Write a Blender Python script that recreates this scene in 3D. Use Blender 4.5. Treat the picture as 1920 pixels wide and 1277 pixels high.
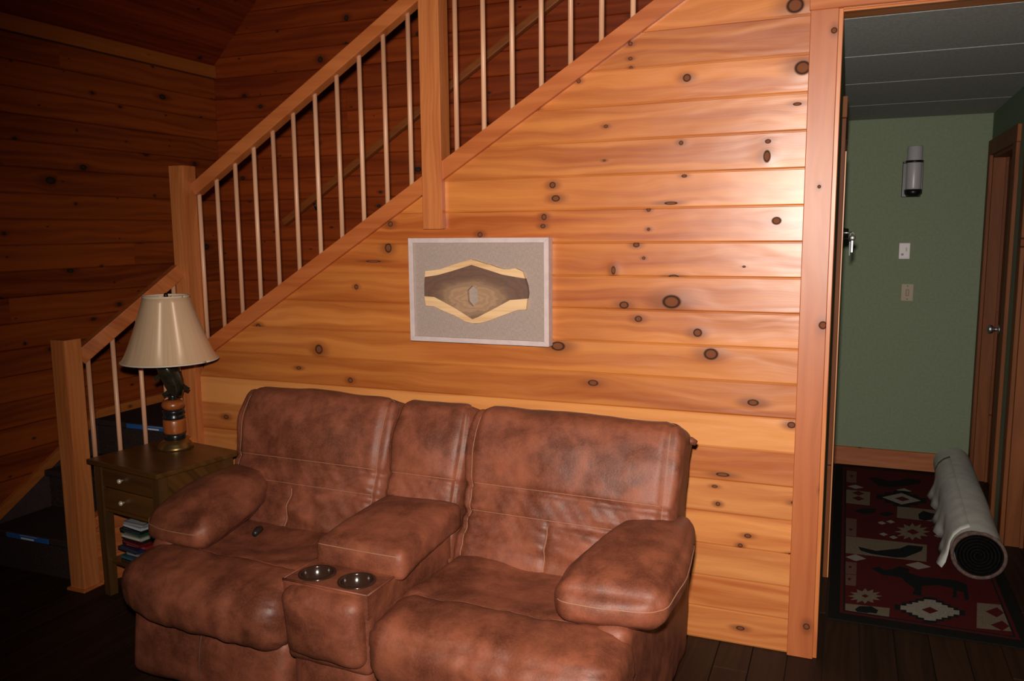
import bpy, bmesh, math, random
from mathutils import Vector, Matrix, noise

# ------------------------------------------------------------------ camera, world, flash, exposure
for o in list(bpy.data.objects): bpy.data.objects.remove(o, do_unlink=True)
SC = bpy.context.scene
COL = SC.collection
FPX, YAW, PITCH, ROLL = 1541.5, 0.38654, 0.13375, -0.00956
CAM = Vector((0.0, -3.135, 1.6155))
FW = Vector((-math.sin(YAW)*math.cos(PITCH), math.cos(YAW)*math.cos(PITCH), -math.sin(PITCH)))
_r = Vector((math.cos(YAW), math.sin(YAW), 0)); _u = _r.cross(FW)
RT = _r*math.cos(ROLL) + _u*math.sin(ROLL); UP = -_r*math.sin(ROLL) + _u*math.cos(ROLL)
cd = bpy.data.cameras.new('camera'); cam = bpy.data.objects.new('camera', cd); COL.objects.link(cam)
M = Matrix.Identity(4)
for i in range(3):
    M[i][0], M[i][1], M[i][2], M[i][3] = RT[i], UP[i], -FW[i], CAM[i]
cam.matrix_world = M
cd.sensor_fit = 'HORIZONTAL'; cd.sensor_width = 36; cd.lens = FPX/1920*36; cd.clip_start = 0.05
SC.camera = cam
w = bpy.data.worlds.new('world'); SC.world = w; w.use_nodes = True
w.node_tree.nodes['Background'].inputs[0].default_value = (0.75, 0.60, 0.48, 1)
w.node_tree.nodes['Background'].inputs[1].default_value = 0.006
ld = bpy.data.lights.new('camera_flash', 'SPOT'); flash = bpy.data.objects.new('camera_flash', ld); COL.objects.link(flash)
ld.energy = 560; ld.color = (1.0, 0.90, 0.80); ld.spot_size = math.radians(99); ld.spot_blend = 1.0; ld.shadow_soft_size = 0.03
FM = M.copy()
fpos = CAM + UP*0.13 - RT*0.02
aim = (FW + RT*0.17 - UP*0.06).normalized()
flash.location = fpos
flash.rotation_euler = aim.to_track_quat('-Z', 'Y').to_euler()
SC.view_settings.view_transform = 'Standard'; SC.view_settings.look = 'None'
SC.view_settings.gamma = 1.0; SC.view_settings.exposure = 0.0; SC.view_settings.use_curve_mapping = False

def ray(x, y): return FW*FPX + RT*(x-960) - UP*(y-638.5)
def onY(x, y, Y=0.0): d = ray(x, y); return CAM + d*((Y-CAM.y)/d.y)
def onX(x, y, X): d = ray(x, y); return CAM + d*((X-CAM.x)/d.x)
def onZ(x, y, Z=0.0): d = ray(x, y); return CAM + d*((Z-CAM.z)/d.z)

# ------------------------------------------------------------------ object helpers
def tag(o, label=None, cat=None, group=None, kind=None):
    if label: o['label'] = label
    if cat: o['category'] = cat
    if group: o['group'] = group
    if kind: o['kind'] = kind
    return o
def empty(name, loc=(0, 0, 0), rz=0.0):
    o = bpy.data.objects.new(name, None); COL.objects.link(o)
    o.location = loc; o.rotation_euler = (0, 0, rz); o.empty_display_size = 0.05
    return o
def link(name, me, mat, parent=None, smooth=False):
    o = bpy.data.objects.new(name, me); COL.objects.link(o)
    if mat is not None and not me.materials: me.materials.append(mat)
    if smooth:
        for p in me.polygons: p.use_smooth = True
    if parent is not None: o.parent = parent
    return o
def mesh(name, V, F, mat=None, parent=None, smooth=False):
    me = bpy.data.meshes.new(name); me.from_pydata([tuple(v) for v in V], [], [tuple(f) for f in F]); me.update()
    bm = bmesh.new(); bm.from_mesh(me); bmesh.ops.recalc_face_normals(bm, faces=bm.faces); bm.to_mesh(me); bm.free()
    return link(name, me, mat, parent, smooth)
def bevelled(bm, w, seg=1):
    bmesh.ops.bevel(bm, geom=list(bm.edges), offset=w, segments=seg, affect='EDGES', profile=0.7)
def box(name, x0, x1, y0, y1, z0, z1, mat, parent=None, bev=0.0, seg=1, smooth=False):
    bm = bmesh.new(); bmesh.ops.create_cube(bm, size=1)
    for v in bm.verts:
        v.co = Vector(((x0+x1)/2+v.co.x*(x1-x0), (y0+y1)/2+v.co.y*(y1-y0), (z0+z1)/2+v.co.z*(z1-z0)))
    if bev > 0: bevelled(bm, bev, seg)
    me = bpy.data.meshes.new(name); bm.to_mesh(me); bm.free()
    return link(name, me, mat, parent, smooth)
def loft(name, rings, mat, parent=None, smooth=False, closed=True, caps=True):
    n = len(rings[0]); V = [p for r in rings for p in r]; F = []
    for i in range(len(rings)-1):
        for j in range(n if closed else n-1):
            k = (j+1) % n
            F.append((i*n+j, i*n+k, (i+1)*n+k, (i+1)*n+j))
    if caps and closed:
        F.append(tuple(range(n))[::-1]); F.append(tuple((len(rings)-1)*n+j for j in range(n)))
    return mesh(name, V, F, mat, parent, smooth)
def prism(name, poly, axis, a, b, mat, parent=None, bev=0.0):
    # poly: 2D points in the plane perpendicular to axis ('Y': (x,z); 'X': (y,z); 'Z': (x,y))
    def P(p, t):
        return {'Y': (p[0], t, p[1]), 'X': (t, p[0], p[1]), 'Z': (p[0], p[1], t)}[axis]
    n = len(poly); bm = bmesh.new()
    va = [bm.verts.new(P(p, a)) for p in poly]; vb = [bm.verts.new(P(p, b)) for p in poly]
    bm.faces.new(va[::-1]); bm.faces.new(vb)
    for i in range(n): bm.faces.new((va[i], va[(i+1) % n], vb[(i+1) % n], vb[i]))
    bmesh.ops.recalc_face_normals(bm, faces=bm.faces)
    if bev > 0: bevelled(bm, bev)
    me = bpy.data.meshes.new(name); bm.to_mesh(me); bm.free()
    return link(name, me, mat, parent)
def lathe(name, prof, c, mat, parent=None, n=32, smooth=True, caps=True):
    rings = [[(c[0]+r*math.cos(2*math.pi*j/n), c[1]+r*math.sin(2*math.pi*j/n), c[2]+z) for j in range(n)] for r, z in prof]
    o = loft(name, rings, mat, parent, smooth, True, caps)
    return o
def tube(name, pts, rad, mat, parent=None, n=8, smooth=True):
    pts = [Vector(p) for p in pts]; rings = []
    for i, p in enumerate(pts):
        t = (pts[min(i+1, len(pts)-1)] - pts[max(i-1, 0)]).normalized()
        a = t.orthogonal().normalized() if i == 0 else (a - t*a.dot(t)).normalized()
        b = t.cross(a); r = rad[i] if isinstance(rad, (list, tuple)) else rad
        rings.append([p + a*(r*math.cos(2*math.pi*j/n)) + b*(r*math.sin(2*math.pi*j/n)) for j in range(n)])
    return loft(name, rings, mat, parent, smooth)
def bar(name, a, b, wide, tall, mat, parent=None, bev=0.004):
    # square-section bar from a to b; 'wide' horizontal, 'tall' perpendicular in the vertical plane
    a, b = Vector(a), Vector(b); d = (b-a).normalized(); s = d.cross(Vector((0, 0, 1))).normalized(); u = s.cross(d)
    bm = bmesh.new(); vs = []
    for p in (a, b):
        vs.append([bm.verts.new(p + s*(sx*wide/2) + u*(sz*tall/2)) for sx, sz in ((-1, -1), (1, -1), (1, 1), (-1, 1))])
    bm.faces.new(vs[0]); bm.faces.new(vs[1])
    for i in range(4): bm.faces.new((vs[0][i], vs[0][(i+1) % 4], vs[1][(i+1) % 4], vs[1][i]))
    bmesh.ops.recalc_face_normals(bm, faces=bm.faces)
    if bev: bevelled(bm, bev, 2)
    me = bpy.data.meshes.new(name); bm.to_mesh(me); bm.free()
    return link(name, me, mat, parent)

# ------------------------------------------------------------------ materials
class NT:
    def __init__(s, name):
        s.m = bpy.data.materials.new(name); s.m.use_nodes = True; s.t = s.m.node_tree
        s.b = s.t.nodes['Principled BSDF']
    def n(s, typ, **k):
        x = s.t.nodes.new(typ)
        for a, v in k.items(): setattr(x, a, v)
        return x
    def put(s, sock, v):
        if hasattr(v, 'is_output'): s.t.links.new(v, sock)
        elif v is not None: sock.default_value = v
    def math(s, op, a, b=None, c=None):
        x = s.n('ShaderNodeMath', operation=op)
        s.put(x.inputs[0], a); s.put(x.inputs[1], b); s.put(x.inputs[2], c)
        return x.outputs[0]
    def mix(s, fac, a, b, mode='MIX'):
        x = s.n('ShaderNodeMix', data_type='RGBA', blend_type=mode)
        s.put(x.inputs[0], fac)
        for i, v in ((6, a), (7, b)):
            s.put(x.inputs[i], v if hasattr(v, 'is_output') else (*v, 1))
        return x.outputs[2]
    def vec(s, x, y, z=0.0):
        c = s.n('ShaderNodeCombineXYZ')
        for i, v in enumerate((x, y, z)): s.put(c.inputs[i], v)
        return c.outputs[0]
    def noise(s, v, scale=1, detail=3, rough=0.55, dist=0.0):
        x = s.n('ShaderNodeTexNoise'); s.put(x.inputs['Vector'], v)
        x.inputs['Scale'].default_value = scale; x.inputs['Detail'].default_value = detail
        x.inputs['Roughness'].default_value = rough; x.inputs['Distortion'].default_value = dist
        return x.outputs[0]
    def mr(s, v, a, b, c=0.0, d=1.0, smooth=True):
        x = s.n('ShaderNodeMapRange'); x.interpolation_type = 'SMOOTHSTEP' if smooth else 'LINEAR'
        s.put(x.inputs[0], v)
        for i, q in enumerate((a, b, c, d)): s.put(x.inputs[1+i], q)
        return x.outputs[0]
    def coords(s, rand=True):
        tc = s.n('ShaderNodeTexCoord').outputs['Object']
        sp = s.n('ShaderNodeSeparateXYZ'); s.t.links.new(tc, sp.inputs[0])
        rnd = s.n('ShaderNodeObjectInfo').outputs['Random']
        return sp.outputs, rnd, tc
    def bump(s, h, strength=0.3, dist=0.01):
        x = s.n('ShaderNodeBump'); x.inputs['Strength'].default_value = strength; x.inputs['Distance'].default_value = dist
        s.put(x.inputs['Height'], h); s.t.links.new(x.outputs[0], s.b.inputs['Normal'])
    def set(s, **k):
        for a, v in k.items(): s.put(s.b.inputs[a.replace('_', ' ')], v)
        return s.m

def flat(name, col, rough=0.6, metal=0.0, var=0.0, scale=20, coat=0.0, spec=0.5):
    g = NT(name)
    if var:
        _, _, tc = g.coords(); f = g.noise(tc, scale, 3)
        c = g.mix(g.mr(f, 0.3, 0.7), tuple(x*(1-var) for x in col), tuple(min(1, x*(1+var)) for x in col))
        g.put(g.b.inputs['Base Color'], c)
    else:
        g.b.inputs['Base Color'].default_value = (*col, 1)
    g.b.inputs['Roughness'].default_value = rough; g.b.inputs['Metallic'].default_value = metal
    g.b.inputs['Specular IOR Level'].default_value = spec
    g.b.inputs['Coat Weight'].default_value = coat
    return g.m

def knot_group():
    t = bpy.data.node_groups.new('knot', 'ShaderNodeTree')
    for nm in ('A', 'C', 'KA', 'KC', 'RA', 'RC'): t.interface.new_socket(nm, in_out='INPUT', socket_type='NodeSocketFloat')
    for nm in ('Mask', 'Halo', 'Warp', 'Ring'): t.interface.new_socket(nm, in_out='OUTPUT', socket_type='NodeSocketFloat')
    gi, go = t.nodes.new('NodeGroupInput'), t.nodes.new('NodeGroupOutput')
    def mth(op, a, b=None, c=None):
        x = t.nodes.new('ShaderNodeMath'); x.operation = op
        for i, v in enumerate((a, b, c)):
            if v is None: continue
            if hasattr(v, 'is_output'): t.links.new(v, x.inputs[i])
            else: x.inputs[i].default_value = v
        return x.outputs[0]
    I = gi.outputs
    da = mth('DIVIDE', mth('SUBTRACT', I['A'], I['KA']), I['RA'])
    cc = mth('SUBTRACT', I['C'], I['KC']); dc = mth('DIVIDE', cc, I['RC'])
    d = mth('SQRT', mth('ADD', mth('MULTIPLY', da, da), mth('MULTIPLY', dc, dc)))
    mr = t.nodes.new('ShaderNodeMapRange'); mr.interpolation_type = 'SMOOTHSTEP'
    t.links.new(d, mr.inputs[0])
    for i, q in enumerate((1.15, 0.8, 0.0, 1.0)): mr.inputs[1+i].default_value = q
    # halo is longer along the board
    dh = mth('ADD', mth('MULTIPLY', mth('MULTIPLY', da, da), 0.09), mth('MULTIPLY', mth('MULTIPLY', dc, dc), 0.22))
    halo = mth('POWER', 2.718, mth('MULTIPLY', dh, -1.0))
    warp = mth('MULTIPLY', mth('MULTIPLY', cc, halo), -0.75)
    mr2 = t.nodes.new('ShaderNodeMapRange'); mr2.interpolation_type = 'SMOOTHSTEP'
    t.links.new(d, mr2.inputs[0])
    for i, q in enumerate((0.35, 0.95, 1.0, -0.9)): mr2.inputs[1+i].default_value = q
    ring = mth('ADD', mr2.outputs[0], mth('MULTIPLY', mth('SINE', mth('MULTIPLY', d, 14.0)), 0.25))
    for nm, v in (('Mask', mr.outputs[0]), ('Halo', halo), ('Warp', warp), ('Ring', ring)): t.links.new(v, go.inputs[nm])
    return t
KNOT = knot_group()

def wood(name, light, dark, along='X', across='Z', rough=0.4, knots=(), auto=0.0, ring_f=150, tone=0.0, figure=1.0,
         kcol=(0.028, 0.010, 0.005), rimcol=(0.19, 0.046, 0.009), rand=True, coat=0.25, spec=0.5, bump=0.25, gloss_var=0.1):
    g = NT(name); xyz, rnd, _ = g.coords(); ix = 'XYZ'
    A, Cc = xyz[ix.index(along)], xyz[ix.index(across)]
    other = xyz[[i for i in range(3) if ix[i] not in (along, across)][0]]
    A0, C0 = A, Cc
    if rand:
        A = g.math('ADD', A, g.math('MULTIPLY', rnd, 37.0)); Cc = g.math('ADD', Cc, g.math('MULTIPLY', rnd, 11.3))
        A0, C0 = A, Cc
    Cx = g.math('ADD', Cc, g.math('MULTIPLY', other, 0.7))
    items = []
    def add(ka, kc, ra, rc):
        x = g.n('ShaderNodeGroup'); x.node_tree = KNOT
        for nm, v in (('A', A0), ('C', C0), ('KA', ka), ('KC', kc), ('RA', ra), ('RC', rc)): g.put(x.inputs[nm], v)
        items.append(x.outputs)
    for (ka, kc, ra, rc) in knots: add(ka, kc, ra, rc)
    if auto:
        v = g.n('ShaderNodeTexVoronoi', voronoi_dimensions='2D', feature='F1'); v.inputs['Scale'].default_value = 1; v.inputs['Randomness'].default_value = 0.85
        sa, sc_ = 1.0/auto, 1.0/0.13
        g.put(v.inputs['Vector'], g.vec(g.math('MULTIPLY', A0, sa), g.math('MULTIPLY', C0, sc_)))
        p = g.n('ShaderNodeSeparateXYZ'); g.put(p.inputs[0], v.outputs['Position'])
        q = g.n('ShaderNodeSeparateXYZ'); g.put(q.inputs[0], v.outputs['Color'])
        rad = g.math('ADD', g.math('MULTIPLY', g.math('POWER', q.outputs[0], 3.0), 0.017), 0.003)
        add(g.math('DIVIDE', p.outputs[0], sa), g.math('DIVIDE', p.outputs[1], sc_), g.math('MULTIPLY', rad, g.math('ADD', 0.8, q.outputs[1])), rad)
    mask = halo = warp = 0.0; ring = 0.0; hb = 0.0
    rcs = [k[3] for k in knots] + ([0.012] if auto else [])
    for o, rc_ in zip(items, rcs): hb = g.math('ADD', hb, g.math('MULTIPLY', o['Halo'], min(1.0, rc_*rc_*1700)))
    for i, o in enumerate(items):
        if i == 0: mask, halo, warp, ring = o['Mask'], o['Halo'], o['Warp'], g.math('MULTIPLY', o['Ring'], o['Mask'])
        else:
            mask = g.math('MAXIMUM', mask, o['Mask']); halo = g.math('MAXIMUM', halo, o['Halo'])
            warp = g.math('ADD', warp, o['Warp']); ring = g.math('ADD', ring, g.math('MULTIPLY', o['Ring'], o['Mask']))
    lowv = g.vec(g.math('MULTIPLY', A, 1.6), g.math('MULTIPLY', Cx, 7.0), g.math('MULTIPLY', other, 3.0))
    low = g.noise(lowv, 1.0, 2, 0.5)
    s = g.math('ADD', g.math('ADD', Cx, g.math('MULTIPLY', low, 0.11)), warp)
    rings = g.math('SINE', g.math('MULTIPLY', s, ring_f))
    rings = g.mr(rings, -1.0, 1.0)
    fine = g.noise(g.vec(g.math('MULTIPLY', A, 5.0), g.math('MULTIPLY', s, 260.0), 0.0), 1.0, 3)
    band = g.noise(g.vec(g.math('MULTIPLY', A, 0.9), g.math('MULTIPLY', s, 16.0), 0.0), 1.0, 2)
    f = g.math('ADD', g.math('MULTIPLY', rings, 0.20*figure), g.math('MULTIPLY', g.mr(fine, 0.3, 0.7), 0.16*figure))
    f = g.math('ADD', f, g.math('MULTIPLY', g.mr(band, 0.32, 0.68), 0.62))
    f = g.math('ADD', f, g.math('MULTIPLY', g.math('SUBTRACT', rnd, 0.5), 0.55))
    if tone: f = g.math('ADD', f, tone)
    col = g.mix(g.mr(f, 0.0, 1.1, smooth=False), light, dark)
    if items:
        col = g.mix(g.math('MULTIPLY', g.mr(g.math('MULTIPLY', halo, g.math('ADD', 0.55, g.math('MULTIPLY', low, 0.9))), 0.25, 1.0), 0.75), col, rimcol)
        kc2 = g.mix(g.mr(ring, -1.0, 1.0), kcol, (kcol[0]*6.0, kcol[1]*5.2, kcol[2]*4.0))
        col = g.mix(mask, col, kc2)
    rr = g.math('ADD', rough, g.math('MULTIPLY', g.math('SUBTRACT', low, 0.5), gloss_var))
    if items: rr = g.math('ADD', rr, g.math('MULTIPLY', mask, 0.35))
    wav = g.noise(g.vec(g.math('MULTIPLY', A, 3.0), g.math('MULTIPLY', s, 10.0), 0.0), 1.0, 2)
    h = g.math('ADD', g.math('MULTIPLY', wav, 1.0), g.math('MULTIPLY', fine, 0.03))
    if items: h = g.math('ADD', h, hb)
    g.bump(h, bump, 0.02)
    g.put(g.b.inputs['Base Color'], col); g.put(g.b.inputs['Roughness'], rr)
    g.b.inputs['Specular IOR Level'].default_value = spec
    if items and coat: g.put(g.b.inputs['Coat Weight'], g.math('MULTIPLY', g.math('SUBTRACT', 1.0, mask), coat)); g.put(g.b.inputs['Specular IOR Level'], g.math('MULTIPLY', g.math('SUBTRACT', 1.0, g.math('MULTIPLY', mask, 0.7)), spec))
    else: g.b.inputs['Coat Weight'].default_value = coat
    g.b.inputs['Coat Roughness'].default_value = 0.33
    return g.m

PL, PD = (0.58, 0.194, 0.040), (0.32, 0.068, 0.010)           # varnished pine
M_PINE_DARK = wood('dimmed_pine', (0.33, 0.054, 0.007), (0.16, 0.020, 0.003), 'X', 'Z', 0.5, auto=0.42, coat=0.0, spec=0.3, kcol=(0.006, 0.003, 0.002), rimcol=(0.10, 0.016, 0.004))  # stairwell back wall: flash falloff painted in as darker, redder wood
M_PINE_LEFT = wood('dimmed_pine_left', (0.33, 0.064, 0.008), (0.14, 0.021, 0.003), 'Y', 'Z', 0.5, auto=0.42, coat=0.0, spec=0.3, kcol=(0.006, 0.003, 0.002), rimcol=(0.10, 0.018, 0.004))  # left wall: weak flash light at this side put into the wood colour
M_PINE_CEIL = wood('dark_pine_ceiling', (0.26, 0.036, 0.006), (0.13, 0.016, 0.003), 'Y', 'X', 0.5, auto=0.40, coat=0.0, spec=0.3, kcol=(0.004, 0.002, 0.002), rimcol=(0.07, 0.010, 0.003))  # darker and redder than the main wall's pine
M_FIR_V = wood('fir_upright', (0.60, 0.205, 0.060), (0.40, 0.105, 0.025), 'Z', 'X', 0.42, ring_f=330, figure=1.1, coat=0.2)
M_FIR_X = wood('fir_trim', (0.52, 0.155, 0.038), (0.33, 0.072, 0.014), 'X', 'Z', 0.40, ring_f=260, coat=0.2)
M_FIR_Y = wood('fir_trim_deep', (0.48, 0.14, 0.034), (0.30, 0.066, 0.013), 'Y', 'Z', 0.42, ring_f=260, coat=0.2)
M_DOWEL = wood('birch_dowel', (0.74, 0.40, 0.24), (0.55, 0.26, 0.14), 'Z', 'X', 0.42, ring_f=300, figure=0.6, coat=0.15)
M_HALLW = wood('hall_pine', (0.19, 0.058, 0.014), (0.10, 0.025, 0.006), 'Z', 'Y', 0.6, ring_f=180, auto=0.9, coat=0.0, spec=0.25)
M_FLOOR = wood('dark_floor', (0.030, 0.012, 0.005), (0.012, 0.0045, 0.002), 'Y', 'X', 0.6, ring_f=220, coat=0.0, spec=0.2, bump=0.08)
M_FLOORBASE = flat('floor_gap', (0.008, 0.004, 0.003), 0.8)
M_CARPET = flat('stair_carpet', (0.036, 0.022, 0.019), 0.95, var=0.3, scale=120, spec=0.1)
M_STRINGER = flat('dark_stringer', (0.045, 0.024, 0.022), 0.8, var=0.2, scale=30)
M_WALLBACK = flat('wall_core', (0.05, 0.018, 0.006), 0.9)
M_BLUE = flat('blue_label', (0.02, 0.10, 0.32), 0.5)
M_WHITE = flat('white_label', (0.65, 0.66, 0.66), 0.6)

# ------------------------------------------------------------------ floor
XL, YB = -3.85, 1.245          # left wall, stairwell back wall
floor = tag(box('floor', XL-0.1, 1.1, -3.4, 2.95, -0.06, -0.016, M_FLOORBASE), kind='structure')
rnd = random.Random(3)
bw = 0.127; x = -0.529
while x > XL: x -= bw
pm = {}
def floor_piece(x0, y0, y1):
    L = round(y1-y0, 2)
    if L not in pm:
        o = box('floorboard', -bw/2+0.0012, bw/2-0.0012, -L/2+0.0012, L/2-0.0012, -0.016, 0.0, M_FLOOR, floor, 0.0015)
        pm[L] = o.data
    else:
        o = link('floorboard', pm[L], None, floor)
    o.location = (x0+bw/2, (y0+y1)/2, 0)
while x < 1.0:
    y = -2.9 - rnd.choice((0, 0.3, 0.6, 0.9, 1.2))
    while y < 2.85:
        L = rnd.choice((0.9, 1.2, 1.2, 1.5))
        y1 = min(y+L, 2.85)
        if y1 - y > 0.05 and y1 > -2.4: floor_piece(x, y, y1)
        y = y1
    x += bw

# ------------------------------------------------------------------ main stair wall (pine planks), front face Y=0
KN = [(1491,10,14,13),(1505,127,13,12),(1288,146,7,7),(1277,268,4,4),(1438,293,6,11),(1036,347,6,6),(1042,372,8,6),(1020,407,5,6),
      (1018,424,5,4),(1216,393,4,4),(1216,430,3,3),(1193,459,6,5),(1456,414,8,7),(1207,484,3,3),(1150,507,4,8),(1259,566,17,13),
      (1263,520,10,5),(1170,572,9,7),(1197,598,7,6),(1308,624,8,8),(1333,664,13,11),(1046,649,14,9),(668,538,4,5),(598,655,8,9),
      (728,465,7,9),(700,490,16,2),(1112,718,10,6),(657,713,5,5),(1412,755,10,6),(1484,797,7,6),(1355,890,12,4),(1340,912,5,3),(1346,945,4,4),
      (1490,943,6,4),(1402,1005,6,4),(1388,1023,4,4),(1388,1178,7,4),(1006,205,5,5),(1085,152,4,4),(1182,82,4,4),(1182,110,4,3),
      (1183,127,3,3),(732,420,5,5),(484,612,5,5),(1133,301,3,2),(1136,237,4,3),(1258,381,12,3),(455,830,6,5),(424,782,5,4),(1395,500,3,2),
      (1440,265,5,4),(1283,330,5,3),(930,620,6,5),(560,690,5,3),(1485,1040,6,3),(1495,195,7,3),(900,440,5,5)]
PH, P0 = 0.13, 0.002
SK0, SKS = 1.092, 0.6175                      # top edge of the sloping stringer on the wall: z = SK0 + SKS*(X+2.883)
def skz(X): return SK0 + SKS*(X+2.883)
def skx(Z): return (Z-SK0)/SKS - 2.883
wall_a = empty('wall_center'); tag(wall_a, kind='structure')
WEND = -2.943
core = prism('wall_core', [(WEND, 0.0), (0.0-0.06, 0.0), (-0.06, 2.37), (1.5, 2.37), (1.5, 2.95), (skx(2.95)+0.12, 2.95), (WEND, skz(WEND)-0.07)], 'Y', 0.02, 0.12, M_WALLBACK, wall_a)
rnd = random.Random(11)
tones = {7: 0.22, 8: -0.10, 6: -0.15, 12: 0.12, 10: 0.1, 9: -0.05, 13: -0.08, 16: -0.15, 2: -0.1, 3: 0.1, 4: -0.25}
for n in range(0, 23):
    z0 = 0.0 if n == 0 else P0 + PH*n
    z1 = P0 + PH*(n+1)
    ks = []
    for (kx, ky, ra, rc) in KN:
        p = onY(kx, ky)
        if z0-0.004 <= p.z < z1-0.004:
            sc = (p-CAM).length/FPX
            ks.append((p.x, p.z, ra*sc*1.05, rc*sc))
    lt = 1 + rnd.uniform(-0.08, 0.08)
    pale = (1.10, 1.30, 1.75) if n <= 6 else (1.0, 1.0, 1.0)      # paler colour on the lowest boards
    mt = wood('pine_board', tuple(c*lt*q for c, q in zip(PL, pale)), tuple(c*lt*q*(1.15 if n <= 6 else 1.0) for c, q in zip(PD, pale)), 'X', 'Z', 0.40, knots=ks, rand=False, tone=tones.get(n, rnd.uniform(-0.16, 0.16)), ring_f=rnd.uniform(110, 190), coat=0.55, bump=0.30)
    xr = -0.14 if z1 < 2.40 else 1.5
    g, c = 0.0002, 0.0030
    prof = [(0.02, z0+g), (c, z0+g), (0.0015, z0+c*1.2), (0, z0+c*2.2), (0, z1-c*1.4), (0.003, z1-c*0.6), (c, z1-g), (0.02, z1-g)]
    rings = [[(max(WEND, skx(z)+0.10), y, z) for (y, z) in prof], [(xr, y, z) for (y, z) in prof]]
    o = loft('pine_board', rings, mt, wall_a)

# ------------------------------------------------------------------ left wall, stairwell back wall, sloping ceiling
wall_l = tag(box('wall_left', XL-0.08, XL-0.02, -2.9, YB+0.1, 0, 2.70, M_WALLBACK), kind='structure')
rnd = random.Random(5)
def plank(name, L, along, mat, parent, shared, key, h=PH):
    g, c, t = 0.0008, 0.005, 0.02
    prof = [(-t, g), (-c, g), (0, c*1.3), (0, h-c*1.3), (-c, h-g), (-t, h-g)]
    if key in shared:
        return link(name, shared[key], None, parent)
    if along == 'Y': rings = [[(y, a, z) for (y, z) in prof] for a in (0.0006, L-0.0006)]
    else: rings = [[(a, -y, z) for (y, z) in prof] for a in (0.0006, L-0.0006)]
    o = loft(name, rings, mat, parent); shared[key] = o.data
    return o
sh = {}
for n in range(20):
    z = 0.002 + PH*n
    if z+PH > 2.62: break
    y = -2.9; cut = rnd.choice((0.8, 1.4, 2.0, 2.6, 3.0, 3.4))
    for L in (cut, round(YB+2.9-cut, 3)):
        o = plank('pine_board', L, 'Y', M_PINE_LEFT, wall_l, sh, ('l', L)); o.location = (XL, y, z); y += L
wall_b = tag(box('wall_back', XL, -0.15, YB+0.02, YB+0.10, 0, 4.3, M_WALLBACK), kind='structure')
sh = {}
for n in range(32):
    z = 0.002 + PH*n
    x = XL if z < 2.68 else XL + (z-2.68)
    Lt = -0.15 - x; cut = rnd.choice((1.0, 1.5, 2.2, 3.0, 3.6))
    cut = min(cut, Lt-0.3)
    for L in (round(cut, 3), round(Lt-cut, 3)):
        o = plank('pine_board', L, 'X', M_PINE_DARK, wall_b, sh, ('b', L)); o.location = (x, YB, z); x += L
ceil = empty('ceiling'); tag(ceil, kind='structure')
sh = {}
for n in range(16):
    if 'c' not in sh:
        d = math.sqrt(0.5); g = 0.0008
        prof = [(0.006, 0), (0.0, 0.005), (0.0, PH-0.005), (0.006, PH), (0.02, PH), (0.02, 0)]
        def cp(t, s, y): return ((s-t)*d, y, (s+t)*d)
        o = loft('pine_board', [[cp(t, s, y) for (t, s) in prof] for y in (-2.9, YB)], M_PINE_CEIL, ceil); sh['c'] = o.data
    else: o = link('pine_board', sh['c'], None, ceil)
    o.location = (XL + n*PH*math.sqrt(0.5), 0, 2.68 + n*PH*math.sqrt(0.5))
M_TRIM_LEFT = wood('eave_trim', (0.42, 0.115, 0.015), (0.33, 0.080, 0.010), 'Y', 'Z', 0.5, auto=0.7, coat=0.1, kcol=(0.05, 0.015, 0.006))
trim1 = tag(box('trim_1', XL, XL+0.02, -2.9, YB, 2.604, 2.682, M_TRIM_LEFT, None, 0.003), kind='structure')

# ------------------------------------------------------------------ doorway casing, jambs
# note: knots are given as (along, across)
M_CASING = wood('casing_fir', (0.45, 0.130, 0.038), (0.32, 0.076, 0.019), 'Z', 'X', 0.44, ring_f=120, rand=False, coat=0.12, bump=0.10,
                knots=[(p.z, p.x, r*0.0021, r*0.0021) for p, r in ((onY(x, y, -0.02), r) for x, y, r in ((1536,350,3),(1543,610,7),(1541,920,5),(1512,1175,6),(1564,57,5)))])
CX0, CX1, HZ = -0.151, -0.059, 2.352
tag(box('trim_2', CX0, CX1, -0.02, 0.0, 0.0, HZ, M_CASING, None, 0.0025), kind='structure')
tag(box('trim_3', CX0-0.004, 1.0, -0.021, 0.0, HZ, HZ+0.095, M_FIR_X, None, 0.0025), kind='structure')
jamb = tag(box('trim_4', -0.062, -0.045, -0.006, 0.135, 0.0, HZ, M_FIR_V, None, 0.002), kind='structure')
tag(box('trim_5', -0.062, 0.80, -0.004, 0.135, HZ-0.004, HZ+0.014, M_FIR_X, None, 0.002), kind='structure')
tag(box('trim_6', 0.80, 0.82, -0.006, 0.135, 0.0, HZ, M_FIR_V, None, 0.002), kind='structure')
tag(box('trim_7', 0.815, 0.907, -0.02, 0.0, 0.0, HZ, M_FIR_V, None, 0.0025), kind='structure')
M_PINE_WALL = wood('pine_wall', PL, PD, 'X', 'Z', 0.40, auto=0.5, coat=0.4)
wr = empty('wall_right'); tag(wr, kind='structure')
for n in range(18):
    z0 = P0+PH*n
    o = loft('pine_board', [[(xx, y, z) for (y, z) in [(0.02, z0), (0.006, z0), (0, z0+0.007), (0, z0+PH-0.007), (0.006, z0+PH), (0.02, z0+PH)]] for xx in (0.89, 1.5)], M_PINE_WALL, wr)

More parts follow.
